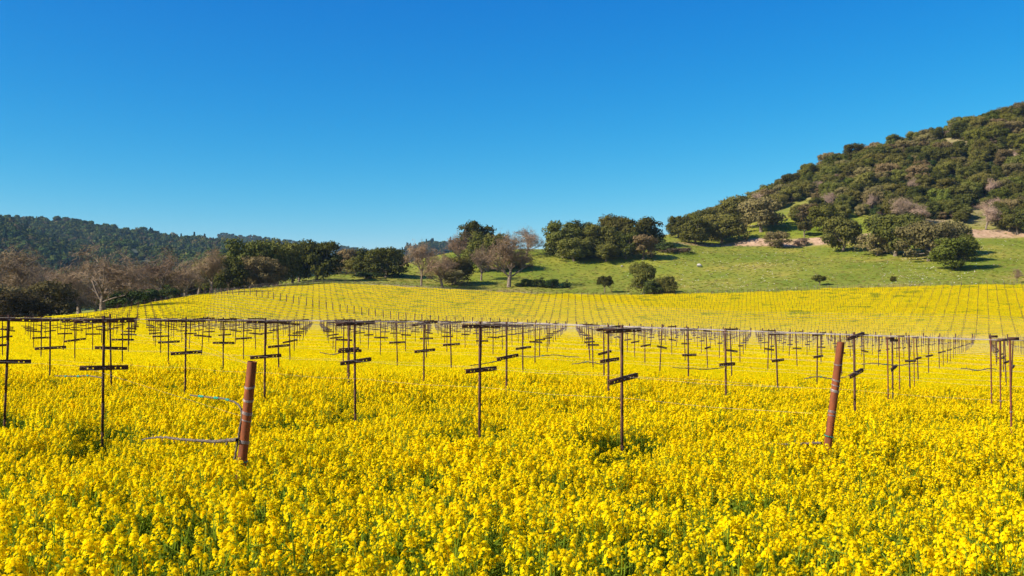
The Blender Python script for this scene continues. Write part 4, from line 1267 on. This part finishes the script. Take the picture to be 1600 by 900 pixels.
# ------------------------------------------------------------------ tussocks, stones, boulder, fence
tus = []
for i in range(3):
    r2 = np.random.default_rng(300 + i); k = 60
    Pp = np.stack([r2.normal(size=k) * .22, r2.normal(size=k) * .22, .04 + .12 * r2.random(k)], 1)
    Nn = rand_unit(k, r2); Nn[:, 2] *= .4; Nn /= np.linalg.norm(Nn, axis=1)[:, None]
    cc = np.array(((.16, .20, .02), (.22, .22, .035), (.27, .23, .07))[i]) * (.8 + .5 * r2.random((k, 1)))
    m = MB(); m.add(*leaf_quads(Pp, Nn, .10, .26, r2, cc)); tus.append(m.mesh('tussock', [M_LEAF]))
n = 15000
px = rng.uniform(430, 1680, n); Yr = rng.uniform(300, 480, n); x = (px - 800) / F * Yr
_, YY, ppx, Yb_, Yc_, _ = _terrain(x, Yr)
k = (YY > Yb_ + 1) & (YY < Yc_ + 45)
P = np.stack([x[k], Yr[k], tz(x[k], Yr[k])], 1); s = rng.uniform(.4, 1.3, len(P))
scatter('grass_tussocks', P, np.stack([0 * s, 0 * s, rng.random(len(P)) * 6.28], 1), np.stack([s, s, s * .8], 1), rng.integers(0, 3, len(P)), tus, 'short green tussocky grass on the hillside')

def rock_mesh(seed, name='stone'):
    r2 = np.random.default_rng(seed)
    import bmesh
    bm = bmesh.new(); bmesh.ops.create_icosphere(bm, subdivisions=2, radius=1)
    for v in bm.verts:
        d = v.co.normalized(); f = 1 + .22 * math.sin(d.x * 4 + seed) * math.cos(d.y * 5 + seed * 2) + .12 * r2.normal()
        v.co = Vector((d.x * f, d.y * f * .8, d.z * f * .62))
    me = bpy.data.meshes.new(name); bm.to_mesh(me); bm.free(); me.materials.append(M_ROCK); return me
stones = [rock_mesh(i) for i in range(3)]
n = 900
cx = rng.choice([1060, 1150, 1230, 1420, 1440, 1520], n); px = cx + rng.normal(size=n) * 45; Yr = rng.uniform(306, 430, n) 
x = (px - 800) / F * Yr; _, YY, _, Yb_, Yc_, _ = _terrain(x, Yr); k = (YY > Yb_ + 3) & (YY < Yc_ - 4)
P = np.stack([x[k], Yr[k], tz(x[k], Yr[k]) + .05], 1); s = rng.uniform(.08, .22, len(P))
scatter('scattered_stones', P, np.stack([0 * s, 0 * s, rng.random(len(P)) * 6.28], 1), np.stack([s, s, s], 1), rng.integers(0, 3, len(P)), stones, 'small pale stones scattered over the pasture')
g_ = ground_at(1093, 417, 300)
b = link('boulder', rock_mesh(9, 'boulder'), None, (g_[0], g_[1], g_[2] + .45), (0, 0, .4), (1.25, .9, 1.1))
tag(b, 'pale boulder lying alone in the middle of the green pasture', 'boulder')
g_ = ground_at(972, 416, 300)
b = link('boulder', rock_mesh(5, 'boulder'), None, (g_[0], g_[1], g_[2] + .1), (0, 0, 1.4), (.6, .5, .5))
tag(b, 'small pale rock in the grass below the crest oaks', 'boulder')

# fence behind the vineyard on the right and on the left edge
def fence(px0, px1, dY, label, step=3.2):
    root = bpy.data.objects.new('wire_fence', None); COL.objects.link(root)
    pts = []
    px = px0; last = None
    while px < px1:
        Yb_ = float(np.interp(px, PXF, sYB)) + dY; x = (px - 800) / F * Yb_
        pts.append((x, Yb_, tzf(x, Yb_))); px += step * F / Yb_
    p0 = pts[0]; root.location = p0
    pm = MB(); pm.box((0, 0, .6), (.09, .09, 1.5), (0, 0, 0)); pme = pm.mesh('fence_post', [M_WOOD])
    for p in pts:
        o = link('post', pme, root, (p[0] - p0[0], p[1] - p0[1], p[2] - p0[2]), (random.gauss(0, .04), random.gauss(0, .04), random.random()), (1, 1, random.uniform(.9, 1.1)))
    for h in (.4, .8, 1.2):
        m = MB(); m.tube([(p[0] - p0[0], p[1] - p0[1] - .05, p[2] - p0[2] + h) for p in pts], .008, (0, 0, 0), 3)
        link('wire', m.mesh('fence_wire', [M_WIRE]), root)
    tag(root, label, 'fence', 'fences round the vineyard')
fence(1075, 1660, 3.0, 'thin grey post-and-wire fence between the mustard and the pasture, right side')
fence(225, 430, 2.5, 'low post-and-wire fence below the trees on the left field edge', 2.6)

# ------------------------------------------------------------------ haze
hz = MB(); hz.box((0, 2200, 118), (9000, 7400, 290), (0, 0, 0))
m, nt, out = new_mat('haze')
pv = nt.nodes.new('ShaderNodeVolumePrincipled')
pv.inputs['Color'].default_value = (.42, .70, 1.0, 1)
pv.inputs['Density'].default_value = .000055
pv.inputs['Anisotropy'].default_value = .2
nt.links.new(pv.outputs[0], out.inputs['Volume'])
tag(link('haze', hz.mesh('haze', [m])), None, None, None, 'stuff')
